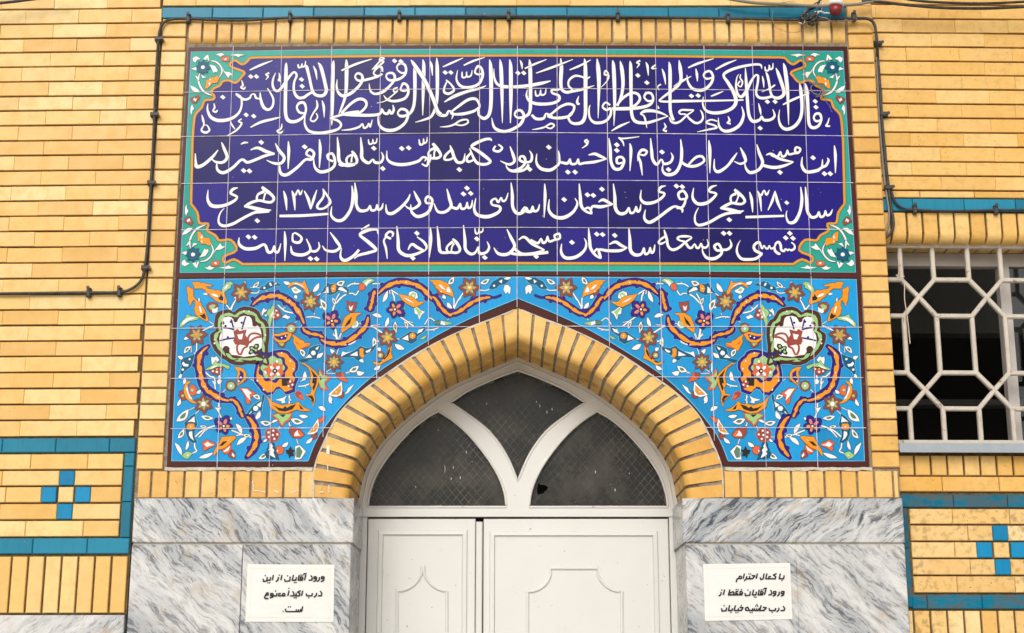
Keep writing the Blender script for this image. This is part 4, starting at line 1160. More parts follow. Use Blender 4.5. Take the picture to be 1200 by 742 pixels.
# ---- corner sprays of the inscription panel
def spray(fn, mb):
    """fn maps photo points near the upper left corner to a corner of the panel"""
    Q = 7.42; cen = lambda x, y: fn(210+x/Q, 50+y/Q)
    def poly(pts, col, y, ol=1.0):
        q = [cen(*p) for p in pts]
        mb.ribbon([(a.x, a.y, ol*PXM*.8) for a in q], y+.0004, EN['K'], closed=True, rise=0)
        mb.poly([(a.x, a.y) for a in q], y, EN[col])
    def stroke(txt, col='W', y=YB-.0024):
        q = cat(parse(txt, 210, 50, Q), 4); mb.ribbon([(*fn(x, yy), max(.5, w)*PXM) for x, yy, w in q], y+.0003, EN['K'], .9*PXM); mb.ribbon([(*fn(x, yy), max(.5, w)*PXM) for x, yy, w in q], y, EN[col])
    stroke("178,262/6 165,320/16 182,380/16 220,428/18 285,458/6"); stroke("138,285/4 158,305/18 168,330/4", y=YB-.0026)
    stroke("272,155/8 320,165/14 360,205/14 370,255/12 338,312/4", y=YB-.0025)
    W = lambda t, k=0: poly([tuple(map(float, p.split(','))) for p in t.split()], 'W', YB-.0028-k*.0001, .9)
    W("375,215 395,250 430,252 470,275 440,282 425,305 405,275 385,250"); W("263,188 310,200 332,238 326,258 310,250 296,262 285,232", 1); W("313,106 345,90 372,88 398,108 375,108 355,122 340,108"); W("430,106 500,95 580,104 530,112 515,125 490,112")
    W("116,132 145,115 185,138 155,148 138,172 120,158", 1); W("206,142 228,115 250,100 262,155", 2); W("102,226 130,215 150,198 148,240"); W("188,272 210,288 234,300 200,308"); W("92,370 130,382 165,408 178,432 140,432 112,412", 1); W("95,604 98,560 110,535 128,575 112,590 106,628")
    poly([(235,148),(240,125),(248,150)], 'D', YB-.0032, .3)
    poly([(222,398),(235,320),(250,325),(265,300),(300,300),(335,282),(346,312),(330,347),(285,352),(268,372),(248,396)], 'O', YB-.0029)
    poly([(252,352),(270,338),(268,378)], 'W', YB-.0034, .3); poly([(258,316),(275,312),(272,330)], 'W', YB-.0034, .3)
    poly([(362,128),(395,116),(438,124),(430,162),(398,160),(370,155)], 'R', YB-.0029); poly([(390,150),(395,135),(415,132),(410,148)], 'W', YB-.0034, .3)
    poly([(93,486),(168,452),(178,480),(140,528),(112,518)], 'M', YB-.0029); poly([(120,495),(132,475),(140,490),(155,482),(142,512)], 'W', YB-.0034, .3)
    st = [(205+66*(1 if i % 2 == 0 else .70)*math.cos(i*math.pi/8+.1), 212+66*(1 if i % 2 == 0 else .70)*math.sin(i*math.pi/8+.1)) for i in range(16)]
    poly(st, 'T', YB-.0032)
    c0 = cen(205, 212); mb.disc(c0.x, c0.y, 2.4*PXM, YB-.0037, EN['W'])
zt_i, zb_i = P(606, 60.).y, P(606, 318.).y
f_tl = lambda x, y: P(x, y)
f_tr = lambda x, y: (lambda v: Vector((2*XC-v.x, v.y)))(P(x, y))
f_bl = lambda x, y: (lambda v: Vector((v.x, zt_i+zb_i-v.y)))(P(x, y))
f_br = lambda x, y: (lambda v: Vector((2*XC-v.x, zt_i+zb_i-v.y)))(P(x, y))
for f_ in (f_tl, f_tr, f_bl, f_br):
    mb = MB(); spray(f_, mb); mb.build("corner_spray", ip, IO)
# ---- grout
def grout(mb, pts, w, y):
    q = []
    for a, b in zip(pts[:-1], pts[1:]):
        n = max(2, int((b-a).length/.03)); q += [a.lerp(b, k/n) for k in range(n)]
    q.append(pts[-1]); mb.ribbon([(p.x, p.y, w*R.uniform(.65, 1.3)) for p in q], y, m_grout, rise=0)
GW = .0024; YG = YB-.0042
mb = MB()
for t in colx:
    a, b = vline(t); ztp, zbt = P(606, 53.5).y, P(606, 322).y
    f_ = lambda z: a+(b-a)*((z-a.y)/(b.y-a.y))
    grout(mb, [f_(ztp), f_(zbt)], GW, YG)
for h in h_in: grout(mb, pv([(h[0][0]+2 if h[0][0] < 300 else h[0][0], h[0][1]), (400, (h[0][1]*.4+h[1][1]*.6)), h[1], (800, h[1][1]*.6+h[2][1]*.4), h[2]]), GW, YG-.0001)
mb.build("grout_lines", ip, IO)
# ------------------------------------------------------------------ floral spandrel panel
SO = (XC, .006, P(606, 420).y)
sp_ = empty("spandrel_panel", "sky blue tile panel of orange and purple scrolling flowers round the pointed arch", "tile panel", SO)
arc = [(p.x, p.y) for p in O_ if p.y > P(606, 549.5).y]
half = pv([(195, 549.3), (204.6, 326.6), (400, 324.4), (606, 323.4)])
half[-1].x = XC; base = half+mir(half)[1:]
base = base+[Vector((2*XC-x, z)) for x, z in arc]+[Vector(a) for a in arc[::-1]]
h_sp = [[(200,384.8),(606,381.2),(1010,383.5)], [(200,443.5),(606,441),(1012,442.5)], [(200,502.4),(606,500.5),(1015,501.5)]]
bm = tiles(base, YB, m_brown, h_sp); bm_obj(bm, "brown_border", m_brown, sp_, SO)
barc = pv(cat([(360.8,540),(369,519),(380,500.5),(406.4,468.5),(441,437),(483,410),(521,387.5),(562.6,367.5),(606.9,349.2)], 8)); barc[-1].x = XC
bh = pv([(200.8,540),(210,327.2),(400,325.2),(606,324.2)]); bh[-1].x = XC
blue = bh+mir(bh)[1:]+mir(barc)[::-1][::-1]+barc[::-1][1:]
mb_ = mir(barc)                               # from the apex's mirror outwards
blue = bh+mir(bh)[1:]+[Vector((2*XC-p.x, p.y)) for p in barc]+barc[::-1][1:]
bm = tiles(blue, YB-.0006, m_sky, h_sp); bm_obj(bm, "blue_field", m_sky, sp_, SO)
mb = MB(); mb.ribbon([(p.x, p.y, 1.0*PXM) for p in blue], YB-.0009, EN['N'], closed=True, rise=0)
mb.ribbon([(p.x, p.y-.004, 1.0*PXM) for p in barc], YB-.0008, EN['K'], rise=0); mb.ribbon([(2*XC-p.x, p.y-.004, 1.0*PXM) for p in barc], YB-.0008, EN['K'], rise=0)
mb.build("rim_line", sp_, SO)

class Painter:
    def __init__(s, fn, mb): s.fn, s.mb, s.k = fn, mb, 0
    def frame(s, ox, oy, z): s.ox, s.oy, s.z = ox, oy, z
    def px(s, x, y): return (s.ox+x/s.z, s.oy+y/s.z)
    def lay(s, l): s.k += 1; return YB-.0012-l*.00055-(s.k % 7)*.00006
    def pl(s, q, col, y, ol=1.1, rim='K'):
        q = [s.fn(*p) for p in q]
        if ol: s.mb.ribbon([(a.x, a.y, ol*PXM) for a in q], y+.0002, EN[rim], closed=True, rise=0)
        s.mb.poly([(a.x, a.y) for a in q], y, EN[col])
    def p(s, txt, col, l=1, ol=1.1, rim='K', sm=False, close=True):
        q = [s.px(*map(float, t.split(','))) for t in txt.split()]
        if sm: q = cat(q, 4, True)
        s.pl(q, col, s.lay(l), ol, rim)
    def shrink(s, q, f):
        cx = sum(a for a, b in q)/len(q); cy = sum(b for a, b in q)/len(q); return [(cx+(a-cx)*f, cy+(b-cy)*f) for a, b in q]
    def st(s, txt, w=1.0, col='W', l=0, ol=.8, k=4):
        q = cat([s.px(*map(float, t.split(','))) for t in txt.split()], k); y = s.lay(l)
        pts = [(*s.fn(*p), w*PXM*(1 if 0 < i < len(q)-1 else .6)) for i, p in enumerate(q)]
        if ol: s.mb.ribbon(pts, y+.0002, EN['K'], ol*PXM, rise=0)
        s.mb.ribbon(pts, y, EN[col], rise=.0001)
    def leaf(s, x0, y0, x1, y1, w=4.0, inner=None, col='W', l=1):
        a = Vector(s.px(x0, y0)); b = Vector(s.px(x1, y1)); d = b-a; n = Vector((-d.y, d.x)).normalized()*w/2
        prof = ((0,0),(.18,.62),(.4,1),(.62,.92),(.84,.5),(1,0)); bend = n*.35
        up = [a+d*t+n*h+bend*math.sin(t*3.14) for t, h in prof]; dn = [a+d*t-n*h+bend*math.sin(t*3.14) for t, h in prof[-2:0:-1]]
        q = [tuple(v) for v in up+dn]; y = s.lay(l); s.pl(q, col, y)
        if inner: s.pl(s.shrink(q, .52), inner, y-.0004, 0)
    def blob(s, x, y, r, col, l=2, ol=1.0, n=12, dot=None):
        cx, cy = s.px(x, y); r /= s.z; q = [(cx+r*math.cos(2*math.pi*i/n), cy+r*math.sin(2*math.pi*i/n)) for i in range(n)]
        yy = s.lay(l); s.pl(q, col, yy, ol)
        if dot: s.pl([(cx+r*.38*math.cos(i), cy+r*.38*math.sin(i)) for i in range(6)], dot, yy-.0004, .3)
    def star(s, x, y, r=10.5, n=6, a0=-90, cols=('F','E','Y'), dot=None, l=2):
        cx, cy = s.px(x, y); y0 = s.lay(l); pt = lambda rr, a: (cx+rr*math.cos(math.radians(a)), cy+rr*math.sin(math.radians(a)))
        q = []
        for i in range(n):
            a = a0+i*360/n; q += [pt(r*.68, a-180/n), pt(r*.80, a-180/n*.62), pt(r*.92, a-180/n*.35), pt(r*1.12, a), pt(r*.92, a+180/n*.35), pt(r*.80, a+180/n*.62)]
        s.pl(q, cols[0], y0, 1.0)
        for i in range(n):
            a = a0+i*360/n; s.pl([pt(r*.26, a-38), pt(r*.50, a-15), pt(r*.70, a), pt(r*.50, a+15), pt(r*.26, a+38)], cols[1], y0-.0004-.00004*i, .7, 'B')
        s.pl([pt(r*.27, 60*i) for i in range(6)], cols[2], y0-.0009, .6, 'M')
        if dot: s.pl([pt(r*.12, 60*i) for i in range(6)], dot, y0-.0012, 0)
    def pansy(s, x, y, a0, r=11.0, l=2):
        cx, cy = s.px(x, y); y0 = s.lay(l); pt = lambda rr, a: (cx+rr*math.cos(math.radians(a)), cy+rr*math.sin(math.radians(a)))
        q = []
        for i, (a, rr) in enumerate(((a0, 1.05), (a0+72, .82), (a0+144, .80), (a0+216, .82), (a0+288, 1.05))):
            q += [pt(r*rr*.86, a-30), pt(r*rr*1.12, a-9), pt(r*rr*1.16, a+6), pt(r*rr*.86, a+30), pt(r*.55, a+36)]
        s.pl(q, 'P', y0, 1.0)
        for i, (a, rr, c) in enumerate(((a0, 1.0, 'I'), (a0+72, .82, 'O'), (a0+144, .78, 'O'), (a0+216, .82, 'O'), (a0+288, 1.0, 'I'))):
            s.pl([pt(r*.2, a-30), pt(r*rr*.55, a-19), pt(r*rr*.78, a-7), pt(r*rr*.80, a+6), pt(r*rr*.55, a+19), pt(r*.2, a+30)], c, y0-.0004-i*.00004, .4, 'P')
        s.pl([pt(r*.25, 45*i) for i in range(8)], 'K', y0-.0009, 0); s.pl([pt(r*.12, 60*i) for i in range(6)], 'W', y0-.0012, 0)
    def band(s, pts, wp=10.0, wo=6.0, bumps=1, taper=(.35, .35), dots=0, l=1):
        """scrolling ribbon: purple rim with lobes, orange heart"""
        wp *= .94; wo *= .68; q = cat(pts, 6); n = len(q); y = s.lay(l)
        def wd(i, w, t0, t1):
            t = i/(n-1); return w*min(1, t0+t*4)*min(1, t1+(1-t)*4)
        a = [(*s.fn(*p), wd(i, wp, *taper)*PXM) for i, p in enumerate(q)]
        s.mb.ribbon(a, y+.0003, EN['N'], .8*PXM, rise=0); s.mb.ribbon(a, y, EN['P'], rise=0)
        core = q[2:-2]; m = len(core)
        o = [(*s.fn(*p), max(.5, .92*wo*min(1, .25+i/m*5)*min(1, .2+(1-i/m)*5)*(1+.22*math.sin(i*1.05)))*PXM) for i, p in enumerate(core)]
        s.mb.ribbon(o, y-.0003, EN['K'], .9*PXM, rise=0); s.mb.ribbon(o, y-.0005, EN['O'], rise=0)
        for b in range(bumps):
            i = int((b+.6)/(bumps+.2)*(n-1)); i = min(n-2, i); p, p2 = Vector(q[i]), Vector(q[i+1]); d = (p2-p).normalized(); nn = Vector((-d.y, d.x))*(1 if b % 2 else -1)
            c = p+nn*(wp*.46); r = wp*.26
            s.pl([(c.x+r*math.cos(k), c.y+r*math.sin(k)) for k in range(6)], 'P', y+.0001, .8, 'N')
            c = p-nn*(wp*.22); r = wp*.16
            s.pl([(c.x+r*math.cos(k), c.y+r*math.sin(k)) for k in range(6)], 'P', y-.0008, 0)
        for dd in range(dots):
            i = int((dd+.7)/(dots+.4)*(n-1)); c = q[i]; s.pl([(c[0]+.9*math.cos(k), c[1]+.9*math.sin(k)) for k in range(6)], 'W', y-.0010, .3)

def vines(T):
    T.frame(0, 0, 1)
    T.band([(246,404),(236.5,412),(232.8,422.5),(234.6,436.6),(236.5,446),(240.3,454.2),(247.8,460.8),(259.2,467.4),(271,470)], 12.5, 7.5, 5, dots=4)
    T.band([(266,468.5),(273,469),(279,475),(282.5,484),(285,490.5)], 9, 5, 2)
    T.band([(287,486),(295,494),(299.5,505),(300,516),(296.5,526),(287,538)], 12, 7.5, 4)
    T.band([(293.3,359.6),(302.7,351),(312,347.5),(321.6,346.5),(331,348.4),(340.5,354.5),(345.4,359.7),(352,369),(357.5,383)], 12, 7.5, 6, dots=4)
    T.band([(353.5,382),(357,387.5),(364.3,390.8),(372.7,392.3),(380.8,396.5)], 9.5, 5, 3)
    T.band([(374,396.5),(382.2,401),(396.3,402.8),(405.8,400.8),(419,391.5),(429,380.8),(431.5,368)], 11, 6.8, 5)
    T.band([(433,366),(434.6,358),(436.5,350),(440,337)], 11.5, 6, 3)
    T.band([(440.5,347),(450.3,337.4),(461.6,331.6),(470.2,330.2),(482,332),(494.5,337.5),(503,346.5),(508.5,353)], 11.5, 7, 4, dots=1)
    T.band([(505,346),(511,351),(516.5,359.6),(524,367),(531,370.5)], 11, 5.5, 3)
    T.band([(525,368.5),(535.4,366.2),(544.8,360),(555,353.4),(566,349.2),(577.5,348)], 10, 6, 4)
    T.st("570,348.6 580,348.2 587.5,345.4", 2.6, 'P', 1)
def great_flower(T):
    T.frame(0, 0, 1)
    out = [(313,413.5),(320.7,410.7),(329,409.2),(335.8,410.2),(339.5,412.6),(341.4,416),(345.4,419),(349.2,423.4),(349.8,429),(348.7,433.7),(345.6,437),(346,441),(349.6,443.8),(347.3,449),(346,453.5),(345.4,459),(340.5,461),(335,462.6),(331.5,458.6),(328,455.4),(323.5,456.5),(319.7,462),(312.2,463.4),(306.5,459),(304,455),(301,451.8),(297.4,447),(297,440),(298,432.8),(299.9,425.3),(303.5,423)]
    y = T.lay(2); T.pl(out, 'P', y, 1.4, 'N')
    T.pl([(322+(a-322)*.87, 436+(b-436)*.87) for a, b in out], 'O', y-.0003, .6)
    for c in ((340,423),(343.5,432),(309,456.5),(301.5,446),(330,413.5)): T.pl([(c[0]+1.1*math.cos(k), c[1]+1.1*math.sin(k)) for k in range(6)], 'W', y-.0005, .5)
    circ = lambda cx, cy, r, n, w=0, ph=0: [(cx+(r+w*math.cos(n*t+ph))*math.cos(t), cy+(r+w*math.cos(n*t+ph))*math.sin(t)) for t in [2*math.pi*i/48 for i in range(48)]]
    T.pl(circ(319.5,431,16.4,9,1.3), 'P', y-.0006, .5); T.pl(circ(319.5,431,13.4,8,1.1), 'G', y-.0009, .4, 'B')
    T.pl([(314.5,426.5),(320,427.5),(324,422),(326.5,427.5),(332,426.5),(330,432),(332.5,437.5),(329,441),(322,439.5),(317,446),(314,440.5),(313,435.5),(308,432.5),(314,430.5)], 'R', y-.0012, .5)
    for a in (45, 135, 225, 315): T.pl([(322+r*math.cos(math.radians(a+o)), 434.5+r*math.sin(math.radians(a+o))) for r, o in ((2.6,-30),(6.2,-18),(8.2,0),(6.2,18),(2.6,30))], 'W', y-.0014, 0)
    T.pl(circ(322,434.7,3.0,1), 'K', y-.0017, 0); T.pl(circ(322,434.7,1.1,1), 'W', y-.0019, 0)
    for p_ in ((324.5,423.5),(311,436.5)): T.pl([(p_[0],p_[1]-2.4),(p_[0]+1.8,p_[1]),(p_[0],p_[1]+2.2),(p_[0]-1.8,p_[1])], 'W', y-.0014, .5)
    T.pl([(330,443),(339,442.5),(339,451.5),(330.5,452)], 'K', y-.0013, .5)
    T.pl(circ(340.5,450,4.2,5,.5), 'M', y-.0016, .5)
    for c in ((338,452.5),(340,447),(342.6,450.8)): T.pl(circ(*c, 1.2, 1), 'W', y-.0018, 0)
def crescents(T):
    T.frame(0, 0, 1)
    T.p("374,431 378,437.5 389,442 381,449 385,457.5 376,456 372,448", 'R', 1); T.p("374,434 377.5,439.5 385.5,442 379.5,448.5 382,455 376,454 373.5,448", 'G', 2, .5)
    T.p("374,440.5 377.5,442 375.5,446", 'K', 3, 0)
    T.p("350.6,425.8 356.7,425.3 363.3,430 369.9,435.7 373.7,440.4 374.2,444 372.7,449.4 370,457 368.2,461.7 369.3,468.3 367,476.8 365.2,469.2 357.6,462.6 363.6,461.4 365.4,455 363,450.4 364.2,442 363.6,436.7 361.4,431 356.7,427.4", 'O', 2)
    T.p("363.4,432 368,437 371.6,441 370.8,449 367.5,458 365.8,454.5 368,449.5 365.5,448.5 367,441 365.4,436.5", 'K', 3, 0); T.p("359.5,463.4 366,463.4 368,468 367,473.5 364.6,467.5", 'K', 3, 0)
    T.p("318.8,487.2 322,484.3 327.3,483.4 342.4,483.4 341.4,489 338.6,492.8 333.9,495.7 331,500.4 327.3,496.6 325.4,492.8", 'R', 1); T.p("320.5,486.8 324,485 341,485 339.5,488.5 337,491.6 332.8,494 331,498 328.5,495.4 326.6,491.4", 'G', 2, .5); T.p("327,485.6 335,485.6 331.5,489", 'K', 3, 0)
    T.p("312.2,463.6 319.7,471.1 331,474.9 338,473.4 344.5,473.2 349.2,470.2 353.5,475.6 358.8,478.6 365.2,481.2 358.3,481.9 352.9,481.6 348.2,479.8 342.5,481.7 335,484.5 326,483.4 318.8,478.7 316,476.8 315,471", 'O', 2)
    T.p("320,474.5 326,477.6 331.5,478.6 334,475.8 336.5,478 340,475.6 347,473.4 342.4,479.6 334,482.2 327,481.2", 'K', 3, 0); T.p("350.3,473.5 356,480 351.8,479.4", 'K', 3, 0)
    # small crescent left of the great flower, and the one above it
    T.p("276,447 284,443 291,441.5 288,447 283,447.5", 'M', 1); T.p("284,441 290.5,441.5 286.5,445.5", 'G', 2, .5)
    T.p("274.4,430 280,430 285.8,432.8 288.8,438.5 287,444 285.2,447 278.6,452 277.2,441 278.6,436", 'O', 2); T.p("280.5,433.5 285,437 285.2,443 279.4,449.6 279.6,442 281.2,438.5", 'P', 3, .5)
    for c in ((282,442),(279.9,446.6)): T.blob(*c, 1.0, 'W', 4, 0, 6)
    T.p("323,401 329,403.5 335,401.5 333,406 331,407.4 326,405", 'M', 1); T.p("326,402 333,402 330.5,405.5", 'G', 2, .5)
    T.p("317.8,387.5 320,391 325.4,391.3 332,389.4 337,388.6 342.3,391.3 338.6,398 333,401.3 326.3,401.5 321.6,398", 'O', 2); T.p("320.6,393.5 326.3,394.2 337.6,391.3 334.8,397.5 328,398.3 324,396.5", 'P', 3, .5)
    for c in ((330,395.6),(334.6,393.8)): T.blob(*c, 1.0, 'W', 4, 0, 6)
    T.blob(341,384.8, 6.6, 'M', 1, n=9); T.blob(341,384.8, 4.6, 'G', 2, .4, 8, 'W')
    T.blob(270.4,452, 6.4, 'M', 1, n=8); T.blob(270.4,452, 4.6, 'G', 2, .4, 8, 'W')

def medallion(T):
    T.frame(195, 315, 6.186)
    q = [(T.px(*p)) for p in ((345,405),(348,370),(352,340),(370,312),(400,300),(440,291),(465,300),(487,314),(505,298),(525,282),(562,271),(600,274),(640,285),(668,305),(682,335),(700,360),(722,372),(738,400),(746,430),(747,490),(738,560),(738,610),(748,700),(690,690),(640,692),(580,690),(545,700),(500,698),(460,686),(425,660),(398,648),(372,620),(345,590),(328,555),(315,515),(314,480),(325,462),(345,452),(358,440),(352,425))]
    cx, cy = T.px(545, 490); sc = lambda f, g=None: [(cx+(a-cx)*f, cy+(b-cy)*(g or f)) for a, b in q]
    y = T.lay(2); T.pl(q, 'B', y, 1.2, 'N')
    T.pl(sc(.87), 'G', y-.0003, 0); T.pl([(cx+(a-cx)*(.765+.03*math.sin(i*2.1)), cy+(b-cy)*(.765+.03*math.sin(i*2.1))) for i, (a, b) in enumerate(q)], 'B', y-.0005, 0)
    wob = [(T.px(*p)) for p in ((398,395),(402,372),(415,352),(450,345),(470,352),(492,372),(515,372),(530,350),(560,340),(600,345),(615,360),(622,392),(640,408),(662,412),(678,430),(688,470),(693,520),(690,570),(668,590),(668,610),(645,628),(600,632),(560,638),(515,628),(470,622),(455,600),(458,575),(440,560),(415,568),(402,585),(388,560),(382,520),(385,490),(392,470),(408,448),(402,420))]
    T.pl(wob, 'W', y-.0008, .5)
    for c in ((562,308),(598,308),(350,512),(348,540),(716,480)): T.blob(*c, 7, 'W', 4.2, .4, 6)
    for c, r in (((432,582),24),((500,372),15),((640,400),18),((408,392),12),((668,602),14)): T.blob(*c, r, 'B', 4.1, .3, 9)
    # green waves on the rim
    for p in ("420,600 440,640 480,662 520,655", "540,660 600,668 650,662", "705,520 716,570 712,620"): T.st(p, 1.2, 'B', 4.2, 0)
    T.st("384,521 440,508 492,500", 1.9, 'P', 4.2, 0); T.st("405,425 450,430 492,442", 1.9, 'P', 4.2, 0); T.st("470,365 478,400 487,432", 1.9, 'P', 4.2, 0); T.st("574,346 560,392 546,440", 1.9, 'P', 4.2, 0)
    for c in ((445,496),(428,414),(466,384),(545,390)): T.blob(*c, 9, 'P', 4.4, 0, 7)
    T.p("485,452 500,446 512,436 530,452 552,446 580,440 570,478 588,505 604,530 590,562 560,552 525,545 498,548 484,522 494,490", 'M', 4, .4, 'B'); T.p("512,478 535,474 556,468 548,510 526,512", 'W', 5, 0)
    T.st("592,535 592,500 612,472 650,468 688,484", 2.3, 'M', 4.4, 0); T.st("602,536 625,512 655,496 690,494", 2.3, 'M', 4.4, 0); T.st("588,550 545,540 515,552 512,590 528,624", 2.3, 'M', 4.4, 0); T.st("592,560 560,576 546,605 534,626", 2.3, 'M', 4.4, 0)
    T.p("598,565 612,558 630,562 642,545 668,542 672,565 660,582 668,606 645,600 628,612 604,624 592,612 604,588", 'K', 5, 0)
    for a, b in ((618,575),(650,562),(616,602),(648,590)): T.blob(a, b, 10, 'G', 6, 0, 6)
    T.blob(633,582, 5, 'W', 6.4, 0, 6)
    T.frame(265, 380, 10.6)
    T.p("400,375 440,370 480,400 520,490 470,510 420,440", 'G', 3, .8); T.st("350,365 400,345 500,378 560,366", 3.2, 'P', 4); T.st("362,380 385,430 395,470 370,600 350,700", 1.8, 'P', 1, .4); T.st("385,470 380,560 392,690", 3.2, 'O', 1.6, .8)
    T.st("490,380 510,430 525,500", 2.6, 'B', 4.2, 0); T.st("420,460 470,490 520,505", 2.6, 'B', 4.2, 0)

def flowers(T):
    # --- crop 195,320
    T.frame(195, 320, 10.6)
    T.st("520,590 585,635", 1.3); T.st("585,650 520,672 460,700", 1.3); T.st("740,388 760,415 790,450", 1.3); T.st("790,450 815,400 848,345", 1.3)
    T.p("310,115 375,105 410,110 440,132 440,115 580,150 535,165 480,162 520,195 570,200 610,215 640,205 680,230 720,240 735,300 752,340 745,387 690,372 610,345 580,312 545,290 530,260 500,245 480,215 450,190 350,192 335,150", 'O')
    T.p("550,255 590,250 630,270 650,295 620,298 575,280", 'W', 2, .5); T.p("640,310 665,285 675,252 690,285 712,300 708,342 660,332", 'K', 2, 0); T.p("448,257 485,240 512,260 490,275", 'W', 1)
    T.p("250,200 260,155 290,180 330,195 335,290 360,320 395,350 430,370 440,410 470,440 490,490 520,572 505,602 440,570 390,540 355,510 350,460 340,440 355,400 350,340 335,330 310,370 290,415 280,370 262,320 262,270", 'O')
    T.p("400,410 420,408 436,450 436,500 415,482", 'W', 2, .5); T.p("408,520 440,520 470,493 487,530 487,577 440,552", 'K', 2, 0); T.p("393,310 412,308 412,352 395,348", 'W', 1)
    T.p("712,248 685,230 690,180 720,150 745,115 800,105 828,130 800,150 800,180 760,200", 'G'); T.p("700,215 720,170 772,133 745,190", 'W', 2, 0)
    T.p("165,677 168,620 195,590 240,545 250,508 300,530 402,545 380,577 260,602 210,652", 'G'); T.p("182,648 208,590 280,550 372,548 290,582 230,622", 'W', 2, 0)
    T.p("498,400 530,363 590,363 632,380 638,420 602,482 550,497 508,450", 'M'); T.p("530,402 580,385 612,400 590,432 560,457 533,440", 'G', 2, 0); T.p("570,440 600,442 638,420 632,480 590,497 563,482", 'W', 2, .4)
    # --- crop 265,320
    T.frame(265, 320, 10.6)
    T.st("60,455 80,400 120,320", 1.3); T.st("75,405 105,380", 1.0); T.leaf(212,160,230,100, 3.5); T.leaf(100,210,120,195,2.5); T.leaf(105,290,125,315,2.5)
    T.star(185,240, 11.2, 6, -70); T.leaf(325,180,408,102, 4.2, 'D'); T.st("300,175 420,180", 1.2); T.st("285,240 380,245 410,215", 1.2); T.st("490,215 530,240", 1.2)
    T.p("410,210 420,180 442,160 480,150 520,110 570,95 610,115 640,120 690,150 600,162 540,190 470,217", 'T', 1, 1.2, 'N')
    T.p("530,125 550,115 570,150 548,160", 'W', 2, 0); T.blob(473,182, 15, 'W', 2, 0); T.blob(615,130,11,'W',2,0)
    T.p("440,525 440,480 455,450 465,430 480,455 512,450 490,475 465,490 455,520", 'W'); T.leaf(475,525,505,515,2.5)
    T.p("520,590 530,660 545,690 560,600 590,540 605,480 600,400 590,380 550,440 520,450 500,500 530,540", 'G'); T.p("540,570 560,510 590,450 575,520", 'W', 2, 0)
    T.p("600,420 650,445 690,530 640,575 565,575 590,520", 'M'); T.blob(622,465,13,'W',2,0); T.blob(590,545,14,'W',2,0); T.blob(640,520,16,'W',2,0); T.blob(602,500,14,'Y',2,0)
    T.p("690,545 740,510 750,530 795,540 765,572 730,555", 'W'); T.st("640,390 690,440 750,478 848,492", 1.5); T.st("700,450 712,430 735,430", 1.0)
    T.leaf(708,105,800,128, 4)
    # --- crop 335,320
    T.frame(335, 320, 10.6)
    T.p("18,190 40,130 100,103 200,120 232,90 262,170 282,210 292,275 252,252 220,195 150,150 100,140 60,162", 'O'); T.p("80,135 130,118 200,150 248,200 200,165 140,140", 'W', 2, .4)
    T.p("65,190 90,240 125,255 180,235 190,215 140,190 110,165", 'W', 1); T.p("85,195 110,228 150,215 120,185", 'G', 2, 0); T.leaf(118,265,135,318, 4)
    T.leaf(335,235,410,120, 5.2); T.st("355,305 400,270 430,250", 1.2); T.st("205,345 205,395", 1.2); T.st("215,462 270,420", 1.3)
    T.star(302,350, 11.2, 7, -80, ('F','E','Y'))
    T.p("425,245 455,215 490,150 520,113 550,135 600,125 640,150 680,165 740,165 782,200 775,272 740,245 690,225 640,228 600,255 550,272 500,258", 'T', 1, 1.2, 'N')
    T.p("455,245 490,225 500,185 525,165 530,245", 'W', 2, 0); T.p("555,190 575,150 610,130 625,165 615,225 575,240", 'O', 2, .6); T.blob(590,193,9,'W',3,0); T.p("645,205 665,175 700,175 750,215 760,240 700,220", 'W', 2, 0)
    T.leaf(625,135,730,98, 6, 'D'); T.leaf(492,470,428,320, 6.5, 'D'); T.p("418,432 425,400 450,430", 'W', 1)
    T.st("580,475 595,410 640,350 700,290 748,262", 1.8); T.st("610,350 640,290 665,250", 1.3); T.leaf(610,395,575,305, 4, 'D')
    T.st("250,545 340,540 428,560", 1.4); T.st("345,520 360,495", 1.2); T.st("300,565 310,545", 1); T.st("0,470 60,490 115,495", 1.4); T.st("110,612 175,575", 1.2); T.p("0,520 50,545 20,575", 'W'); T.st("172,668 200,645", 1.0)
    T.pansy(570,592, -68); T.blob(665,540,10,'G',1,.5,7)
    # --- crop 320,315 s6.186
    T.frame(320, 315, 6.186)
    T.p("530,228 560,240 608,243 598,280 580,312 555,312 530,285 540,262", 'M'); T.p("548,262 562,278 580,262 570,300 555,300", 'W', 2, 0)
    T.blob(588,400, 32, 'W', 1, 1, 9); T.blob(588,393, 18, 'G', 2, .5, 8); T.st("620,395 650,395", 1.0)
    T.p("498,465 492,430 500,400 520,350 568,318 645,320 605,342 600,372 560,422", 'O', 2); T.p("510,432 538,382 572,343 558,393", 'K', 3, 0)
    T.st("450,425 455,470 462,515", 1.9); T.st("435,465 455,490", 1.3); T.st("470,515 490,465", 1.3); T.p("500,555 560,540 605,515 590,535 550,552", 'W', 2, 0)
    # --- crop 405,320
    T.frame(405, 320, 10.6)
    T.st("20,165 70,135 110,130 170,130", 1.5); T.st("95,135 120,105", 1.1); T.st("40,250 90,250 125,268 165,212", 1.4); T.st("330,130 400,128 462,140", 1.4); T.st("400,120 405,100", 1.0)
    T.p("165,205 165,160 195,120 240,145 240,190 210,215", 'R'); T.p("200,110 240,80 290,62 340,75 360,92 320,112 300,130 250,150", 'G'); T.p("235,120 270,90 330,75 290,115 255,165", 'W', 2, .4)
    T.leaf(460,362,520,215, 4.6); T.st("545,210 550,260", 1.6); T.st("560,205 605,232 652,262", 1.4); T.st("575,230 600,290 605,345", 1.6)
    T.pansy(612,450, 30); T.blob(730,432,9,'G',1,.5,7); T.blob(495,415,8,'G',1,.5,7)
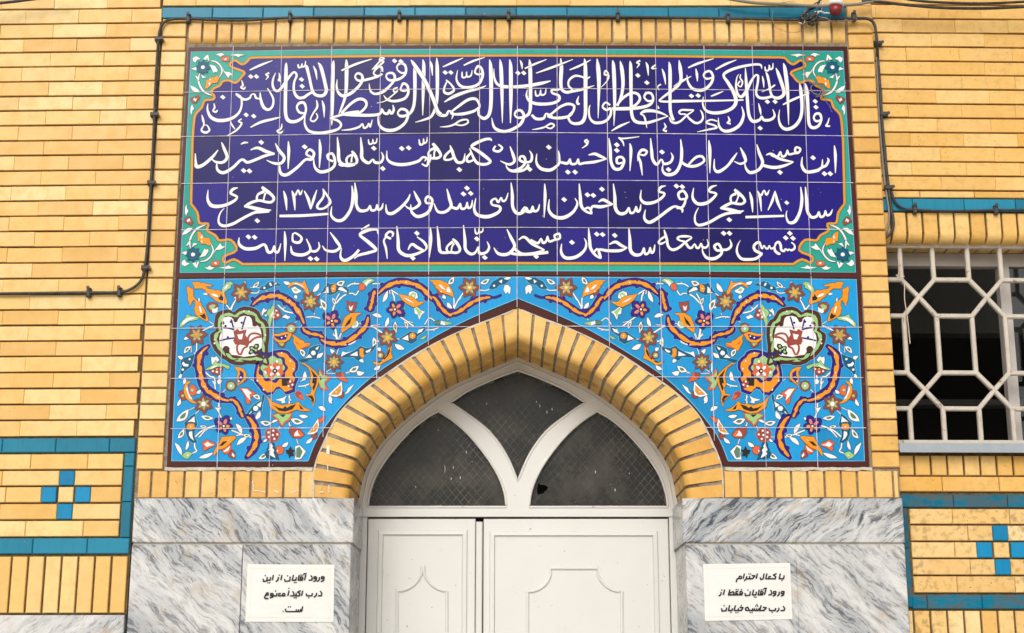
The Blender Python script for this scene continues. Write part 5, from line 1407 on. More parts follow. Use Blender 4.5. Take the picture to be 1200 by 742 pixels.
    T.leaf(450,545,328,515, 4.6); T.leaf(490,668,530,545, 4.2); T.leaf(610,725,605,600, 5.8, 'D'); T.st("660,530 750,590 848,662", 1.5); T.leaf(768,690,730,590, 4, 'D'); T.st("750,595 840,612", 1.2)
    # --- crop 440,315
    T.frame(440, 315, 6.186)
    T.p("240,192 245,168 272,160 300,175 308,208 290,218", 'W'); T.p("250,190 270,168 296,180 285,215", 'G', 2, 0); T.blob(275,195,9,'W',3,.3)
    T.p("163,180 230,193 262,200 285,217 312,240 362,235 322,262 300,272 275,277 225,252 195,227", 'O', 2); T.p("195,202 240,220 285,248 240,235", 'W', 3, .4)
    T.p("280,285 300,275 330,300 358,311 336,330 316,368 305,330 285,325", 'W'); T.p("285,288 300,280 325,302 340,312 325,325 315,350 305,315", 'G', 2, 0)
    T.st("355,405 390,355 430,378", 1.2); T.p("425,385 470,370 480,390 460,405 430,400", 'D'); T.p("470,385 500,378 560,395 500,410", 'G', 1); T.p("475,375 500,385 505,410 470,400", 'W', 2, .4); T.st("520,372 550,342", 1.2); T.st("368,442 410,440 460,425", 1.3); T.st("410,440 432,450", 1)
    T.p("172,505 210,480 250,452 300,462 320,430 345,418 360,422 358,450 325,475 300,490 300,520 262,545 215,525", 'T', 1, 1.2, 'N'); T.blob(268,485, 23, 'O', 2, .6, 10); T.blob(268,485,6,'W',3,0,6); T.p("190,507 235,478 240,520", 'W', 2, 0); T.p("300,470 315,440 350,430 335,455", 'W', 2, .3)
    T.leaf(135,545,212,580, 4.2); T.st("120,505 178,507", 1.2); T.leaf(143,380,150,465,4.5,'D'); T.p("345,490 375,480 350,510 320,510", 'G', 1)
    T.star(88,498, 10.5, 6, -100)
    # --- crop 475,320
    T.frame(475, 320, 10.6)
    T.p("295,85 430,82 480,105 520,120 560,170 585,215 602,300 560,280 510,262 430,232 400,200 360,165 385,165 340,130 345,115", 'O', 2); T.p("412,145 440,140 490,190 500,212 450,190", 'W', 3, .4); T.p("515,190 535,165 572,242 510,232", 'W', 3, .4)
    T.p("390,205 440,205 470,240 450,275 400,255", 'M', 1); T.blob(445,228,10,'W',2,0,6); T.leaf(468,265,502,318, 4); T.leaf(520,362,582,440, 4.4); T.leaf(530,140,602,42, 5.5, 'D')
    T.st("600,300 605,360 598,450", 1.5); T.st("600,450 640,360 680,300 728,230", 1.5); T.st("640,360 690,305", 1.0)
    T.frame(440, 315, 6.186)
    T.star(682,135, 11.8, 6, -60, dot='W'); T.leaf(700,90,718,58, 3.5); T.leaf(760,105,826,72, 5.4, 'D'); T.st("735,150 800,155 832,140", 1.2)
    T.p("818,142 850,90 880,75 905,60 968,64 985,58 960,95 935,112 900,115 878,140 850,147", 'T', 1, 1.2, 'N'); T.p("895,90 920,75 915,105", 'W', 2, 0); T.blob(860,122,9,'W',2,0,7); T.leaf(930,70,985,60,3); T.p("928,150 935,120 960,115 980,135 975,185 955,165 945,182", 'W', 1)
    # --- crop 195,380
    T.frame(195, 380, 10.6)
    T.star(372,132, 11.5, 6, -65, ('F','E','A')); T.leaf(285,160,213,190, 3.5); T.st("305,265 305,350", 1.2); T.st("372,225 370,330 340,362", 1.3); T.leaf(302,272,215,358, 5, 'D'); T.st("440,80 510,50 585,15", 1.2)
    T.p("172,470 185,435 215,415 280,395 345,368 338,420 320,480 300,532 252,562 215,592 200,625 172,615 168,570 188,510", 'T', 1, 1.2, 'N'); T.blob(286,432,14,'W',2,0,8)
    T.p("190,490 205,462 235,490 275,495 262,525 215,520", 'W', 2, 0); T.blob(200,562,16,'W',2,0,8); T.leaf(205,440,138,395, 4.2); T.leaf(150,672,182,612, 3.6); T.st("325,470 350,505", 1.2)
    T.p("565,500 555,440 560,400 590,412 620,395 655,440 620,480", 'W'); T.p("485,570 500,545 560,515 590,480 610,440 630,480 690,485 790,520 765,560 700,520 620,530 560,555", 'G', 1.5); T.p("520,560 580,520 640,505 590,540", 'W', 2.2, 0)
    T.p("530,575 600,545 705,530 690,590 640,630 570,615", 'M'); T.blob(575,580,13,'W',2,0,7); T.blob(625,590,16,'W',2,0,7); T.blob(672,555,11,'W',2,0,7); T.blob(625,555,11,'Y',2,0,7)
    T.st("480,590 540,645 590,660 605,740", 1.5); T.st("655,630 650,690 650,720", 1.8); T.p("625,705 655,670 690,700 670,742 640,742", 'W')
    # --- crop 195,440
    T.frame(195, 440, 10.6)
    T.leaf(212,110,225,20, 3.8); T.st("570,65 598,110 605,172", 1.4); T.leaf(370,220,425,178, 3.8)
    T.p("150,250 165,190 215,180 245,250 240,300 190,310", 'M'); T.blob(200,250,18,'G',2,0,7)
    T.p("280,130 330,110 375,160 370,220 330,252 290,240", 'R', 1); T.blob(318,180,22,'G',2,.4,7,'W')
    T.p("382,345 340,345 300,332 245,285 212,210 215,140 240,90 270,68 302,78 262,110 240,180 270,240 330,310", 'O', 2); T.p("238,170 255,120 268,180 285,235 325,300 285,285", 'W', 3, .3); T.leaf(132,380,172,290, 3.8)
    T.st("270,432 345,395", 1.3); T.st("355,478 410,425", 1.4); T.st("520,330 575,290", 1.4); T.star(460,352, 10.8, 6, -95, dot='W', cols=('F','E','W')); T.leaf(122,570,272,418, 8.5, 'D')
    T.st("645,320 648,420 660,480 680,525", 1.6); T.p("600,395 640,400 682,395 655,440 650,470", 'W'); T.st("670,240 732,170", 1.4); T.leaf(428,505,582,530, 5.4, 'D'); T.leaf(780,550,810,515,2.8)
    T.pansy(710,628, -70)
    T.leaf(412,625,500,635,3.4,'D'); T.st("355,760 420,700 500,655 600,622", 1.7); T.st("400,770 470,690 520,660", 1.3)
    # --- crop 195,485
    T.frame(195, 485, 10.6)
    T.p("218,110 260,70 300,28 352,-5 365,60 382,132 352,180 345,280 382,352 322,362 270,322 245,260 235,195", 'T', 1, 1.2, 'N'); T.p("260,102 345,30 352,105 300,95", 'W', 2, 0); T.p("250,150 270,120 340,120 352,180 300,200 255,190", 'O', 2, .5); T.blob(298,157,10,'W',3,0,6); T.p("280,222 318,215 322,280 340,332 300,300 276,260", 'W', 2, 0)
    T.leaf(138,305,218,185, 5.4, 'D'); T.leaf(188,512,102,355, 4.6); T.leaf(238,452,268,330, 3.4); T.st("345,355 352,420 372,462 320,488", 1.5); T.p("185,515 255,462 322,490 265,560 215,545", 'G'); T.p("245,515 285,500 262,522", 'W', 2, 0)
    T.leaf(400,545,582,482, 4.6)
    T.p("428,350 470,345 500,312 540,340 600,362 600,392 530,422 470,462 450,440 460,400", 'R', 1); T.p("465,375 510,345 535,365 592,385 530,398 500,412", 'W', 2, 0)
    T.p("680,440 730,390 800,380 805,430 770,490 720,495", 'R', 1); T.p("700,470 790,395 770,450 735,470", 'W', 2, 0); T.p("765,520 790,460 820,450 848,470 852,560 810,548", 'M', 1); T.p("815,480 845,512 838,540 810,515", 'W', 2, 0)
    T.p("590,525 582,490 600,440 640,380 690,285 848,272 862,295 800,360 742,412 690,435 640,450", 'O', 2); T.p("652,400 700,345 755,335 700,392", 'K', 3, 0); T.p("752,335 800,305 770,330", 'W', 3, 0)
    # --- crop 265,485
    T.frame(265, 485, 10.6)
    T.st("60,200 160,240 250,275 312,285", 1.5); T.st("120,270 200,255 310,292", 1.2); T.leaf(195,245,118,118, 5); T.leaf(252,290,130,388, 5); T.leaf(210,262,300,262,4,'D'); T.st("415,287 495,283", 1.3); T.leaf(458,345,505,310,3)
    T.p("485,220 515,190 560,175 600,170 630,200 672,245 650,290 632,330 570,345 520,330 490,290", 'M', 2, 1, 'R')
    for c in ((525,230),(585,208),(635,255),(598,310),(530,285),(578,262)): T.blob(*c, 15, 'W', 3, .4, 7)
    T.blob(660,450, 55, 'R', 1, 1, 10); T.p("625,455 642,440 640,480", 'W', 2, 0); T.leaf(690,405,770,350, 4.4)
    T.p("545,338 575,345 600,390 590,405 625,440 612,465 642,510 635,525 660,570 600,548 560,560 500,535 478,490 510,460 500,445 530,400 520,390", 'T', 2, 1); T.p("555,360 580,400 570,420 595,450 585,480 612,548 560,522 530,500 545,460 525,450 545,400", 'W', 3, 0)
    T.leaf(402,558,512,478, 5.6, 'D'); T.st("640,205 665,150", 1.3); T.leaf(640,75,560,110, 3); T.p("740,450 775,450 800,405 815,445 850,450 825,480 840,520 800,520 785,550 775,500 755,490", 'K', 1)
    # --- crop 265,440
    T.frame(265, 440, 10.6)
    T.p("150,145 200,160 262,148 300,190 345,200 362,222 330,240 300,282 292,352 258,355 240,300 240,270 200,200", 'R', 1); T.p("190,160 260,170 315,218 285,240 302,312 255,262", 'W', 2, 0); T.leaf(422,292,328,248, 5.2, 'D')
    T.p("262,505 260,470 275,440 330,370 385,330 440,305 448,240 478,232 470,300 450,350 442,442 410,430 380,462 345,460 310,480", 'T', 1, 1.2, 'N'); T.blob(365,408,33,'W',2,0,9); T.p("375,365 440,320 425,395 405,385", 'W', 2, 0); T.p("275,485 310,440 318,455", 'W', 2, 0); T.leaf(362,548,420,440, 5)
    T.leaf(422,575,568,592, 5.8, 'D'); T.st("565,590 635,555", 1.3); T.p("612,300 700,278 752,248 722,300 735,335 690,345 685,320", 'W'); T.st("778,250 785,300 778,358", 1.5); T.p("790,290 810,300 785,320", 'W'); T.st("300,40 335,62", 1.2); T.st("775,590 800,632", 1.2)
    # --- crop 335,380
    T.frame(335, 380, 10.6)
    T.p("78,120 130,150 180,190 218,200 232,232 300,228 295,262 278,282 210,297 175,310 148,332 130,300 122,280 90,220 95,170", 'O', 1); T.p("180,300 240,270 298,235 275,282 210,297 150,330", 'R', 2, 0); T.p("110,200 150,230 170,255 130,240", 'R', 2, 0)
    T.leaf(225,402,170,305, 5.4, 'D'); T.p("150,447 235,422 270,370 290,295 340,270 430,250 430,300 400,350 385,400 380,432 330,437", 'T', 1, 1.2, 'N'); T.p("240,420 290,370 325,412", 'W', 2, 0); T.blob(340,355,30,'W',2,0,8); T.p("365,300 412,268 395,310 378,318", 'W', 2, 0); T.leaf(368,412,462,350, 4.6); T.p("150,447 340,428 200,462", 'T', 1)
    T.leaf(595,378,550,305, 4.2); T.st("630,372 655,290", 1.4); T.st("478,590 478,462 518,460", 1.2); T.st("500,592 560,545", 1.3); T.st("500,606 632,610", 1.3); T.st("740,608 792,600", 1.3); T.st("612,40 625,120 640,200", 1.9); T.st("580,125 625,160", 1.5); T.st("660,205 690,110", 1.3)
    T.star(596,468, 10.4, 8, -90, ('F','E','Y')); T.p("665,430 690,370 700,335 745,350 848,325 760,370 690,420", 'W', 1)
    T.p("615,612 700,590 722,640 752,680 772,722 690,695 640,672", 'R', 1); T.p("618,612 690,592 690,650 640,672", 'M', 2, 0); T.p("165,722 200,690 215,620 240,580 258,640 245,690 205,700", 'W', 1)
    # --- crop 405,370
    T.frame(405, 370, 10.6)
    T.p("-70,520 0,478 90,440 150,400 180,370 250,400 330,388 372,350 372,385 340,432 290,465 250,482 200,532 150,562 100,512", 'T', 1, 1.2, 'N'); T.p("170,420 190,400 225,410 218,455 232,500 200,520 172,490", 'O', 2, .5); T.p("50,490 145,440 150,500", 'W', 2, 0); T.p("245,440 320,405 300,445 260,460", 'W', 2, 0)
    T.p("335,380 332,300 345,265 382,300 380,350 352,385", 'W'); T.p("345,350 352,300 368,320 360,350", 'D', 2, 0); T.leaf(222,580,160,540, 4); T.leaf(430,440,390,395, 4.2); T.leaf(350,668,432,615, 4.6); T.leaf(610,352,732,412, 5.6); T.leaf(410,325,385,310,2.5)
    T.st("300,118 380,160 462,215", 1.7); T.st("320,118 430,108", 1.3); T.st("585,280 682,290", 1.3); T.st("155,90 195,92", 1)
    T.star(518,272, 10.8, 6, -105, ('F','E','Y')); T.blob(435,485,46,'M',1,1,8); T.blob(430,490,30,'G',2,.3,8,'W')
    T.p("328,560 350,570 400,578 440,560 465,535 505,485 528,400 545,350 572,375 566,470 588,525 540,545 470,582 430,612 360,602", 'O', 2); T.p("545,395 552,440 530,490 480,545 468,530 505,500 520,450", 'K', 3, 0); T.p("380,585 430,560 455,562 420,582", 'K', 3, 0)
    T.leaf(40,690,162,622, 6.4, 'D'); T.p("135,690 170,685 235,705 190,742 150,740", 'W', 1); T.st("0,705 45,695", 1.2)
    # --- crop 335,440
    T.frame(335, 440, 10.6)
    T.p("110,225 140,190 190,210 205,255 222,305 170,290 130,265", 'M', 1, 1, 'R'); T.p("150,250 195,235 218,300 180,280", 'R', 2, 0); T.st("150,132 230,125 305,95", 1.4); T.st("235,130 250,150", 1.2); T.st("40,240 42,300 38,350", 1.5)
    T.p("525,240 562,200 600,165 650,120 692,72 702,170 690,240 620,267 570,255", 'W', 2); T.p("555,235 610,185 680,120 680,195 650,238", 'A', 3, .4); T.blob(625,202,9,'W',4,0,6); T.p("640,270 690,190 715,205 720,262 690,282", 'M', 1); T.leaf(545,345,540,245, 4.6); T.p("728,232 760,190 772,155 845,108 800,182 770,215", 'W')
    T.leaf(492,440,400,388, 5); T.leaf(60,540,218,578, 7, 'D'); T.leaf(160,495,278,508, 4.2); T.st("38,580 42,610 58,632", 1.3)
    T.p("260,730 300,680 330,640 395,535 412,612 392,692 340,728", 'W', 2); T.p("282,715 330,660 388,580 392,630 370,690", 'A', 3, .4); T.blob(345,668,9,'W',4,0,6); T.p("388,545 440,522 488,505 492,525 460,562 425,592", 'R', 1); T.p("370,735 385,695 392,730", 'M', 1)
    T.frame(310, 425, 5.707)
    T.p("162,462 172,425 232,440 268,482 242,502 188,502", 'M', 1, 1); T.p("195,470 235,450 262,484 240,498 200,498", 'R', 2, 0); T.p("195,490 205,465 220,450 225,475 240,488", 'W', 3, 0)
    T.p("203,560 232,550 258,575 275,592 255,625 240,645 200,648 208,610", 'W', 1); T.p("212,575 232,560 252,595 235,635 212,632", 'D', 2, .4); T.st("212,508 225,545", 1.4); T.blob(332,492,20,'M',1,1,8); T.leaf(275,540,320,500, 4); T.leaf(430,222,450,275,3)
for f_ in (lambda x, y: P(x, y), lambda x, y: (lambda v: Vector((2*XC-v.x, v.y)))(P(x, y))):
    for nm, fn in (("scrolling_vine", vines), ("flower_spray", flowers), ("large_blossom", lambda T: (great_flower(T), crescents(T))), ("medallion", medallion)):
        mb = MB(); fn(Painter(f_, mb)); mb.build(nm, sp_, SO)
mb = MB()
for t in colx:
    a, b = vline(t); f_ = lambda z: a+(b-a)*((z-a.y)/(b.y-a.y))
    ztp = P(606, 324).y; zbt = P(606, 549).y; x_ = f_(P(606, 450).y).x
    hit = [p for p in O_ if abs((p.x if p.x <= XC else 0)-(x_ if x_ <= XC else 2*XC-x_)) < .012]
    if hit: zbt = max(zbt, max(p.y for p in hit)+.003)
    grout(mb, [f_(ztp), f_(zbt)], GW, YB-.0062)
def arch_x(z):
    return min(O_, key=lambda p: abs(p.y-z)).x
for h in h_sp:
    zc = P(606, h[1][1]).y; xe = arch_x(zc)-.004
    l = [v for v in pv([h[0], (330, h[0][1]*.66+h[1][1]*.34)])]; 
    zz = h[0][1]*.45+h[1][1]*.55
    grout(mb, l+[Vector((xe, P(480, zz).y))], GW, YB-.0063)
    r = pv([h[2], (884, h[2][1]*.66+h[1][1]*.34)]); grout(mb, r+[Vector((2*XC-xe, P(735, h[2][1]*.45+h[1][1]*.55).y))], GW, YB-.0063)
mb.build("grout_lines", sp_, SO)
mb = MB()
# ------------------------------------------------------------------ paper notices
Mpp = Mat("paper", .55, .4); v = Mpp.coord()
cr = Mpp.noise(Mpp.n("ShaderNodeMapping", {'Vector': v, 'Rotation': (0, .6, 0), 'Scale': (3, 1, 14)}).outputs[0], 4, 5, .6)
Mpp.color(Mpp.mix(Mpp.ramp(Mpp.noise(v, 12, 4), [(.4, 0), (.8, .6)]), A('EFEDE7'), A('E8E3D8'))); Mpp.bump(cr, .35, .003)
Mink = Mat("ink", .5, .3); Mink.color((.012, .011, .012))
Mtape = Mat("clear_tape", .3, .5); Mtape.color(A('EFE6D4'))
def print_lines(txt, ox, oy, s, name, parent, org, w=13.5):
    """heavy slanted lettering printed on a sheet: straight strokes of one width, square dots"""
    mb = MB(); n = 0
    for line in txt.strip().splitlines():
        for st in line.split(';'):
            st = st.strip()
            if not st: continue
            n += 1; y = -.0152-(n % 11)*.00007
            if st[0] == 'd':
                for t in st[1:].split():
                    x, z = map(float, t.split(',')); q = [P(ox+(x+a)/s, oy+(z+b)/s, .0152) for a, b in ((-7, 7), (5, 7), (8, -6), (-4, -6))]
                    mb.add([(v.x, y, v.y) for v in q], [(0, 1, 2, 3)], Mink.m)
                continue
            p = [P(ox+float(t.split(',')[0])/s, oy+float(t.split(',')[1])/s, .0152) for t in st.split()]
            for k, (a, b) in enumerate(zip(p[:-1], p[1:])):
                mb.ribbon([(a.x, a.y, w*PXM/s), (b.x, b.y, w*PXM/s)], y-k*.00001-.00001, Mink.m, rise=0)
            for k, a in enumerate(p[1:-1]): mb.disc(a.x, a.y, w*PXM/s/2, y-.00025-k*.00001, Mink.m, 8)
    mb.build(name, parent, org)
def notice(quad, quad_o, lines, label, seed):
    rr = random.Random(seed); q = [P(x, y, .0125) for x, y in quad]; c = sum(q, Vector((0, 0)))/4; org = (c.x, -.0125, c.y)
    e = empty("paper_notice", label, "notice", org, group="paper notices taped on the marble")
    mb = MB(); n = 14; vs = []
    for j in range(n+1):
        for i in range(n+1):
            u, w = i/n, j/n; p = (q[0]*(1-u)+q[1]*u)*(1-w)+(q[3]*(1-u)+q[2]*u)*w
            edge = min(u, w, 1-u, 1-w)
            vs.append((p.x, -.0125-.0012*rr.random()*(edge > 0), p.y))
    mb.add(vs, [(j*(n+1)+i, (j+1)*(n+1)+i, (j+1)*(n+1)+i+1, j*(n+1)+i+1) for j in range(n) for i in range(n)], Mpp.m)
    mb.build("sheet", e, org, smooth=True)
    mb = MB()
    for a, b in ((0, 1), (1, 2), (2, 3), (3, 0)):       # strips of clear tape along the edges
        d_ = (q[b]-q[a]); nn = Vector((-d_.y, d_.x)).normalized()*.016; nn = nn if (c-q[a]).dot(nn) > 0 else -nn
        A_, B_ = q[a]+d_*.03, q[b]-d_*.03
        mb.ribbon([(*(A_+nn), .0009), (*(B_+nn), .0009)], -.0142, Mtape.m, rise=0)
    mb.build("tape", e, org)
    for t in lines: print_lines(t, quad_o[0], quad_o[1], 8.733, "text_line", e, org)
s = 8.733
notice([(280+88/s,650+98/s),(280+978/s,650+103/s),(280+968/s,650+690/s),(280+65/s,650+688/s)], (280, 650), [
"868,226 846,227 845,246 868,246 872,230 868,262 838,278; 824,230 822,256 800,278; 790,227 769,228 768,246 790,246 794,230 790,262 760,278; 736,212 750,236 746,260 712,262; 670,262 684,208; 660,197 694,195; 652,228 631,228 628,250 652,250 654,230; 654,262 606,262 617,208; d 634,208 654,208; 588,230 582,262 545,262 558,208; d 566,286 584,286; 524,225 520,268 472,275 466,248; d 497,216; 428,262 441,208; 404,230 400,258 376,278; d 412,210; 340,262 353,208; 324,230 318,262 286,262; d 296,288 314,288; 290,228 284,270 252,275 247,246; d 268,214",
"830,372 848,396 843,420 808,422; 795,390 792,416 766,437; 752,393 746,421 692,421 689,397; d 714,441; 640,422 653,368; 632,369 600,384 624,400 618,422 566,422; 588,392 582,422; d 566,441 584,441; 550,374 563,402 558,421 524,422; 499,422 513,368; d 511,345; 470,399 448,399 445,421 470,421 472,401; 472,422 398,422; 430,399 409,399 406,421; 390,393 384,422 345,422; d 374,372; 348,399 326,399 324,421 346,421 350,402 345,434 316,443; 306,394 284,392 276,406 300,410 272,416 260,436 270,451 302,449",
"640,585 653,530; 634,556 626,583 606,583 611,560; 606,583 584,583 589,560; 588,583 482,583 475,554; d 506,534 527,534 452,580"],
       "white paper notice with three centred lines on the left marble pilaster", 1)
notice([(815+78/s,650+97/s),(815+968/s,650+85/s),(815+993/s,650+662/s),(815+98/s,650+680/s)], (815, 650), [
"908,212 902,247 857,247 869,193; d 884,264; 830,193 797,210 822,226 816,247 718,247 732,193; 774,225 752,225 749,246; 702,193 693,246 668,256 661,232; 621,247 634,193; 576,214 608,217 584,247 528,247; 556,219 551,247; d 546,198 564,198; 526,220 520,248 498,268; 488,247 501,193; 472,222 448,222 445,245 470,245 474,224; 448,242 426,248 416,282",
"904,377 882,378 880,399 903,399 908,380 902,412 874,426; 860,380 855,408 836,426; 820,377 800,378 797,399 819,399 824,380 818,412 790,426; 768,362 781,388 776,410 746,412; 706,412 720,358; 698,348 732,345; 690,378 668,378 665,400 690,400 693,380; 692,412 641,412 653,358; d 672,359 692,359; 624,380 618,412 582,412 595,358; d 602,434 620,434; 562,375 556,416 510,420 507,392; d 536,362; 480,378 457,378 454,400 480,400 483,380; d 470,358; 482,412 330,412; 438,378 416,378 412,400 437,400; d 416,357 436,357; 338,412 352,358; 348,396 384,379 396,392 386,411; 284,412 298,358; 264,383 259,410 238,426; d 268,361",
"898,526 914,552 907,572 870,574; 856,543 851,568 830,587; 822,546 816,572 758,572 753,546; d 784,591; 688,538 724,543 700,572 658,572 672,518; 652,545 646,572 624,572 629,549; 624,572 602,572 607,549; 606,572 545,572; d 616,526 636,526 628,511; 588,548 582,572; d 560,593 579,593; 545,572 514,570 512,548 534,538 546,556 545,572; 452,538 487,543 468,572 396,572 409,518; d 468,520; 442,548 436,572; d 414,593 433,593; 380,548 374,572 337,572 350,518; d 362,592; 320,542 313,574 270,577 267,548; d 292,522"],
       "white paper notice with right aligned lines on the right marble pilaster", 2)

# ------------------------------------------------------------------ cables, clips, lamp holder, loose wires
Mc = Mat("cable_black", .5, .4); Mc.color(Mc.mix(Mc.ramp(Mc.noise(Mc.coord(), 40, 4), [(.4, 0), (.7, .7)]), (.022, .021, .02), (.075, .068, .058)))
Mclip = Mat("clip_dark", .5, .4); Mclip.color((.05, .045, .04))
Mnail = Mat("steel", .35, .5); Mnail.color((.45, .44, .42)); Mnail.b.inputs['Metallic'].default_value = .8
Mred = Mat("red_plastic", .35, .5); Mred.color(A('8E2429')); Mwh = Mat("white_ceramic", .3, .5); Mwh.color(A('EFEAE4'))
Mww = Mat("wire_pale", .5, .3); Mww.color(A('D9C3AE')); Mwg = Mat("wire_grey", .45, .4); Mwg.color(A('8A8378'))
def path(pts, d, k=6): return [(P(x, y, d).x, -d, P(x, y, d).y) for x, y in cat(pts, k)]
def wpath(W, pts, d, k=6):
    out = []
    for x, y in cat(pts, k):
        p = W.P(x, y, d); out.append((W.X+p.x*math.cos(W.a)+d*math.sin(W.a), W.Y+p.x*math.sin(W.a)-d*math.cos(W.a), p.y))
    return out
def cable(name, label, segs, clips, cat_="cable", group=None):
    o0 = segs[0][0][0]; e = empty(name, label, cat_, o0, group=group)
    for pts, r, m, part in segs:
        mb = MB(); mb.tube(pts, r, m, 8); mb.build(part, e, o0, smooth=True)
    for (x, y, d, vert, W) in clips:
        p = W.P(x, y, d) if W else P(x, y, d)
        X, Y, Z = (W.X+p.x*math.cos(W.a), W.Y+p.x*math.sin(W.a)-d, p.y) if W else (p.x, -d, p.y)
        mb = MB(); a, b = (.016, .009) if vert else (.008, .018)
        mb.brick(X-a, X+a, Z-b, Z+b, Y-.011, .022, Mclip.m, .004)
        q = (X+.016, Z) if vert else (X, Z+.017)
        mb.tube([(q[0], Y-.016, q[1]), (q[0], Y+.012, q[1])], .0045, Mnail.m, 8); mb.tube([(q[0], Y-.018, q[1]), (q[0], Y-.0155, q[1])], .007, Mclip.m, 8)
        mb.build("clip", e, o0)
    return e
left_run = wpath(WL, [(-60,344.5),(0,344.2),(60,343.4),(104,343),(140,342.5),(155,338),(165,329),(169.5,316),(173,285),(175,250)], .014)
left_up = path([(175,250),(178,200),(180.5,150),(182.5,100),(185.5,50),(188,34),(194,25),(206,22.2),(222,22)], .014)
top_run = path([(222,22),(280,24),(340,21),(468,19.4),(596,19.2),(724,20),(853,21.8),(930,23.5),(960,23.5)], .014)
cable("cable", "black cable clipped along the left bricks and the blue band above the panel", [(left_run+left_up[1:]+top_run[1:], .0058, Mc.m, "sheath")],
      [(104,343,.012,0,WL),(140,342.5,.012,0,WL),(170.5,314,.012,1,WL),(177.5,214.5,.012,1,None),(181,134.5,.012,1,None),(186.2,46,.012,1,None),(221,22,.012,0,None),(340,20.8,.012,0,None),(468,19.6,.012,0,None),(596,19.2,.012,0,None),(724,20,.012,0,None),(853,21.8,.012,0,None)])
rc = path([(955,23.5),(980,22.6),(1003,21.8),(1018,22.5),(1025,30),(1027.5,50)], .03)+wpath(WR, [(1028.5,66),(1031,100),(1033,134),(1036,170),(1040,210),(1044.5,245),(1047,262),(1044,273),(1037,279)], .012)
rc2 = wpath(WR, [(1027,62),(1028.5,95),(1030,134),(1033,175),(1037,215),(1042,250),(1040,268),(1036,275)], .010)
rc3 = wpath(WR, [(1044.5,225),(1050,238),(1060,245),(1072,246),(1110,247.5),(1167,246.5),(1215,246)], .012)
cable("cable", "dark cable bundle turning down the right pier and over the window lintel", [(rc, .0062, Mc.m, "sheath"), (rc2, .0045, Mwg.m, "sheath"), (rc3, .0050, Mc.m, "sheath")],
      [(1000.5,20,.03,0,None),(1028.5,51,.012,1,WR),(1035.5,134,.012,1,WR),(1041,220,.012,1,WR),(1072,245.5,.012,0,WR),(1167,246,.012,0,WR)])
def sag(pts, name, label, r, m, d=.05):
    q = path(pts, d); e = tag(MB().build(name), label, "wire"); bpy.data.objects.remove(e)
    mb = MB(); mb.tube(q, r, m, 7); o = mb.build(name, None, (0,0,0), smooth=True); tag(o, label, "wire"); return o
sag([(-30,5.5),(0,3.6),(18,1.8),(40,-1),(80,-5)], "overhead_wire", "black wire crossing the top left corner of the brick wall", .0062, Mc.m)
sag([(845,-3),(880,3),(915,5),(960,7.2),(1000,5.5),(1015,3.2),(1030,1)], "overhead_wire", "grey wire sagging just above the blue band at the top right", .0065, Mwg.m)
sag([(1010,1.5),(1032,2.4),(1060,5.6),(1100,9),(1140,10),(1170,9.5),(1220,7)], "overhead_wire", "lower of the two black wires sagging across the top right bricks", .0066, Mc.m)
sag([(1050,-3),(1080,1.5),(1120,3.6),(1160,4),(1225,1)], "overhead_wire", "upper of the two black wires crossing the top right bricks", .0055, Mc.m, .06)
# lamp holder
lp = P(979.5, 8.5, .06); lo = (lp.x, -.06, lp.y)
e = empty("lamp_holder", "small white and red lamp holder hanging among wires above the panel", "lamp", lo)
def lathe(mb, prof, cx, cy, cz, tilt, m, n=20):
    vs = []; N = len(prof)
    for r, h in prof:
        for k in range(n):
            a = 2*math.pi*k/n; x, y, z = r*math.cos(a), r*math.sin(a), h
            vs.append((cx+x*math.cos(tilt)+z*math.sin(tilt), cy+y, cz+z*math.cos(tilt)-x*math.sin(tilt)))
    mb.add(vs, [(j*n+k, j*n+(k+1) % n, (j+1)*n+(k+1) % n, (j+1)*n+k) for j in range(N-1) for k in range(n)]+[tuple(range(n))[::-1], tuple(range((N-1)*n, N*n))], m)
mb = MB(); lathe(mb, [(.030,.004),(.0335,.008),(.0335,.016),(.029,.022),(.027,.060),(.018,.075)], lp.x, -.06, lp.y, .1, Mwh.m); mb.build("ceramic_base", e, lo, smooth=True)
mb = MB(); lathe(mb, [(.010,-.030),(.021,-.028),(.0245,-.020),(.0265,.0035)], lp.x, -.06, lp.y, .1, Mred.m); mb.build("red_cup", e, lo, smooth=True)
mb = MB(); mb.tube([(lp.x, -.06, lp.y+.07), (lp.x+.01, -.05, lp.y+.12), (lp.x+.01, .0, lp.y+.14)], .008, Mnail.m, 8); mb.build("bracket", e, lo)
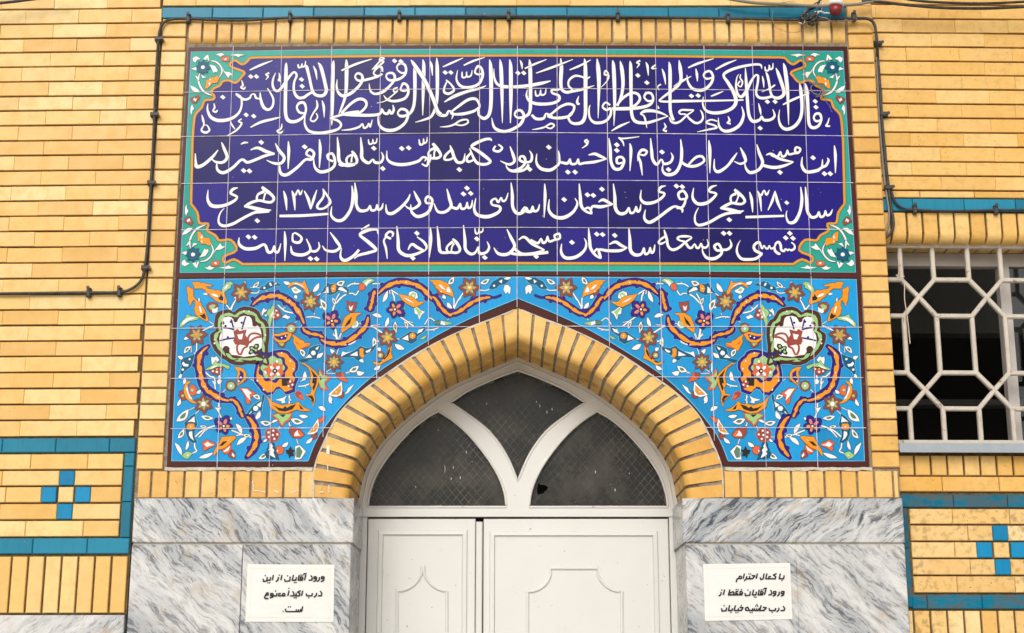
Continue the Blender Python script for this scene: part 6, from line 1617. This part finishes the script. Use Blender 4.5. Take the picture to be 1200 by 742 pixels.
# tangle of spliced wires beside the lamp
def tangle(name, label, loops, d=.035):
    o0 = loops[0][0]; p = P(*o0[0], d); org = (p.x, -d, p.y); e = empty(name, label, "wire", org)
    for pts, r, m in loops:
        q = path(pts, d); q = [(x, y+R.uniform(-.006, .006), z) for x, y, z in q]
        mb = MB(); mb.tube(q, r, m, 6); mb.build("strand", e, org, smooth=True)
    return e
tangle("wire_tangle", "knotted black and pale wires hanging beside the small lamp holder", [
    ([(962,-4),(958,6),(950,11),(944,15),(938,20)], .005, Mc.m), ([(968,-4),(955,4),(943,14),(940,22),(946,17)], .003, Mwg.m), ([(938,20),(944,17),(941,24),(948,19),(955,17),(951,26),(958,20)], .005, Mc.m),
    ([(955,17),(950,22),(953,29),(948,27)], .006, Mc.m), ([(936,24),(940,27),(944,24),(949,21),(957,15),(962,12)], .0045, Mc.m), ([(960,20),(968,22),(975,25),(990,24),(1003,23),(1003,17)], .003, Mwg.m),
    ([(955,14),(962,14),(972,16),(980,15),(983,11)], .0035, Mwh.m), ([(963,-4),(964,6),(962,13),(956,17)], .0025, Mwh.m), ([(936,25),(938,28),(942,27),(943,25)], .0025, Mwh.m)])
tangle("wire_loop", "thin grey wire loop hanging over the soldier bricks near the lamp holder", [([(930,2),(915,4),(907,12),(905,22),(910,32),(920,37),(932,38),(942,34),(949,27),(952,19),(946,10)], .0012, Mwg.m)], .03)
tangle("hanging_wire", "thin wire ending in a small coil on the panel's upper right corner", [
    ([(940,27),(941,50),(941,75),(945,92),(950,98)], .0016, Mwg.m),
    ([(950,98),(956,97),(964,100),(966,107),(960,112),(952,108),(951,101),(957,99),(963,104),(960,110),(953,109),(950,103),(955,98),(962,99),(965,104),(962,112),(956,113)], .0018, Mwg.m), ([(966,106),(967,116),(972,124),(975,132)], .0010, Mwg.m)], .015)
q = wpath(WR, [(1052.5,300),(1053.5,318),(1051.5,326),(1058,327),(1060,335),(1060,350),(1063,370),(1065,388),(1066.5,403)], -.030)
mb = MB(); mb.tube(q, .0022, Mww.m, 6); mb.tube(wpath(WR, [(1050,322),(1054,325),(1060,324)], -.034), .0022, Mww.m, 6); o = mb.build("window_wire", None, (0,0,0), smooth=True)
tag(o, "pale frayed wire dangling from the top of the white window bars", "wire")
# bits of tape and paint left on the bricks
p = P(384.5, 527.5, .001)
mb = MB(); mb.brick(p.x-.006, p.x+.006, p.y-.017, p.y+.017, -.0034, .003, Mtape.m, .0008); o = mb.build("tape_scrap"); tag(o, "small upright scrap of white tape on the lowest left arch bricks", "tape")
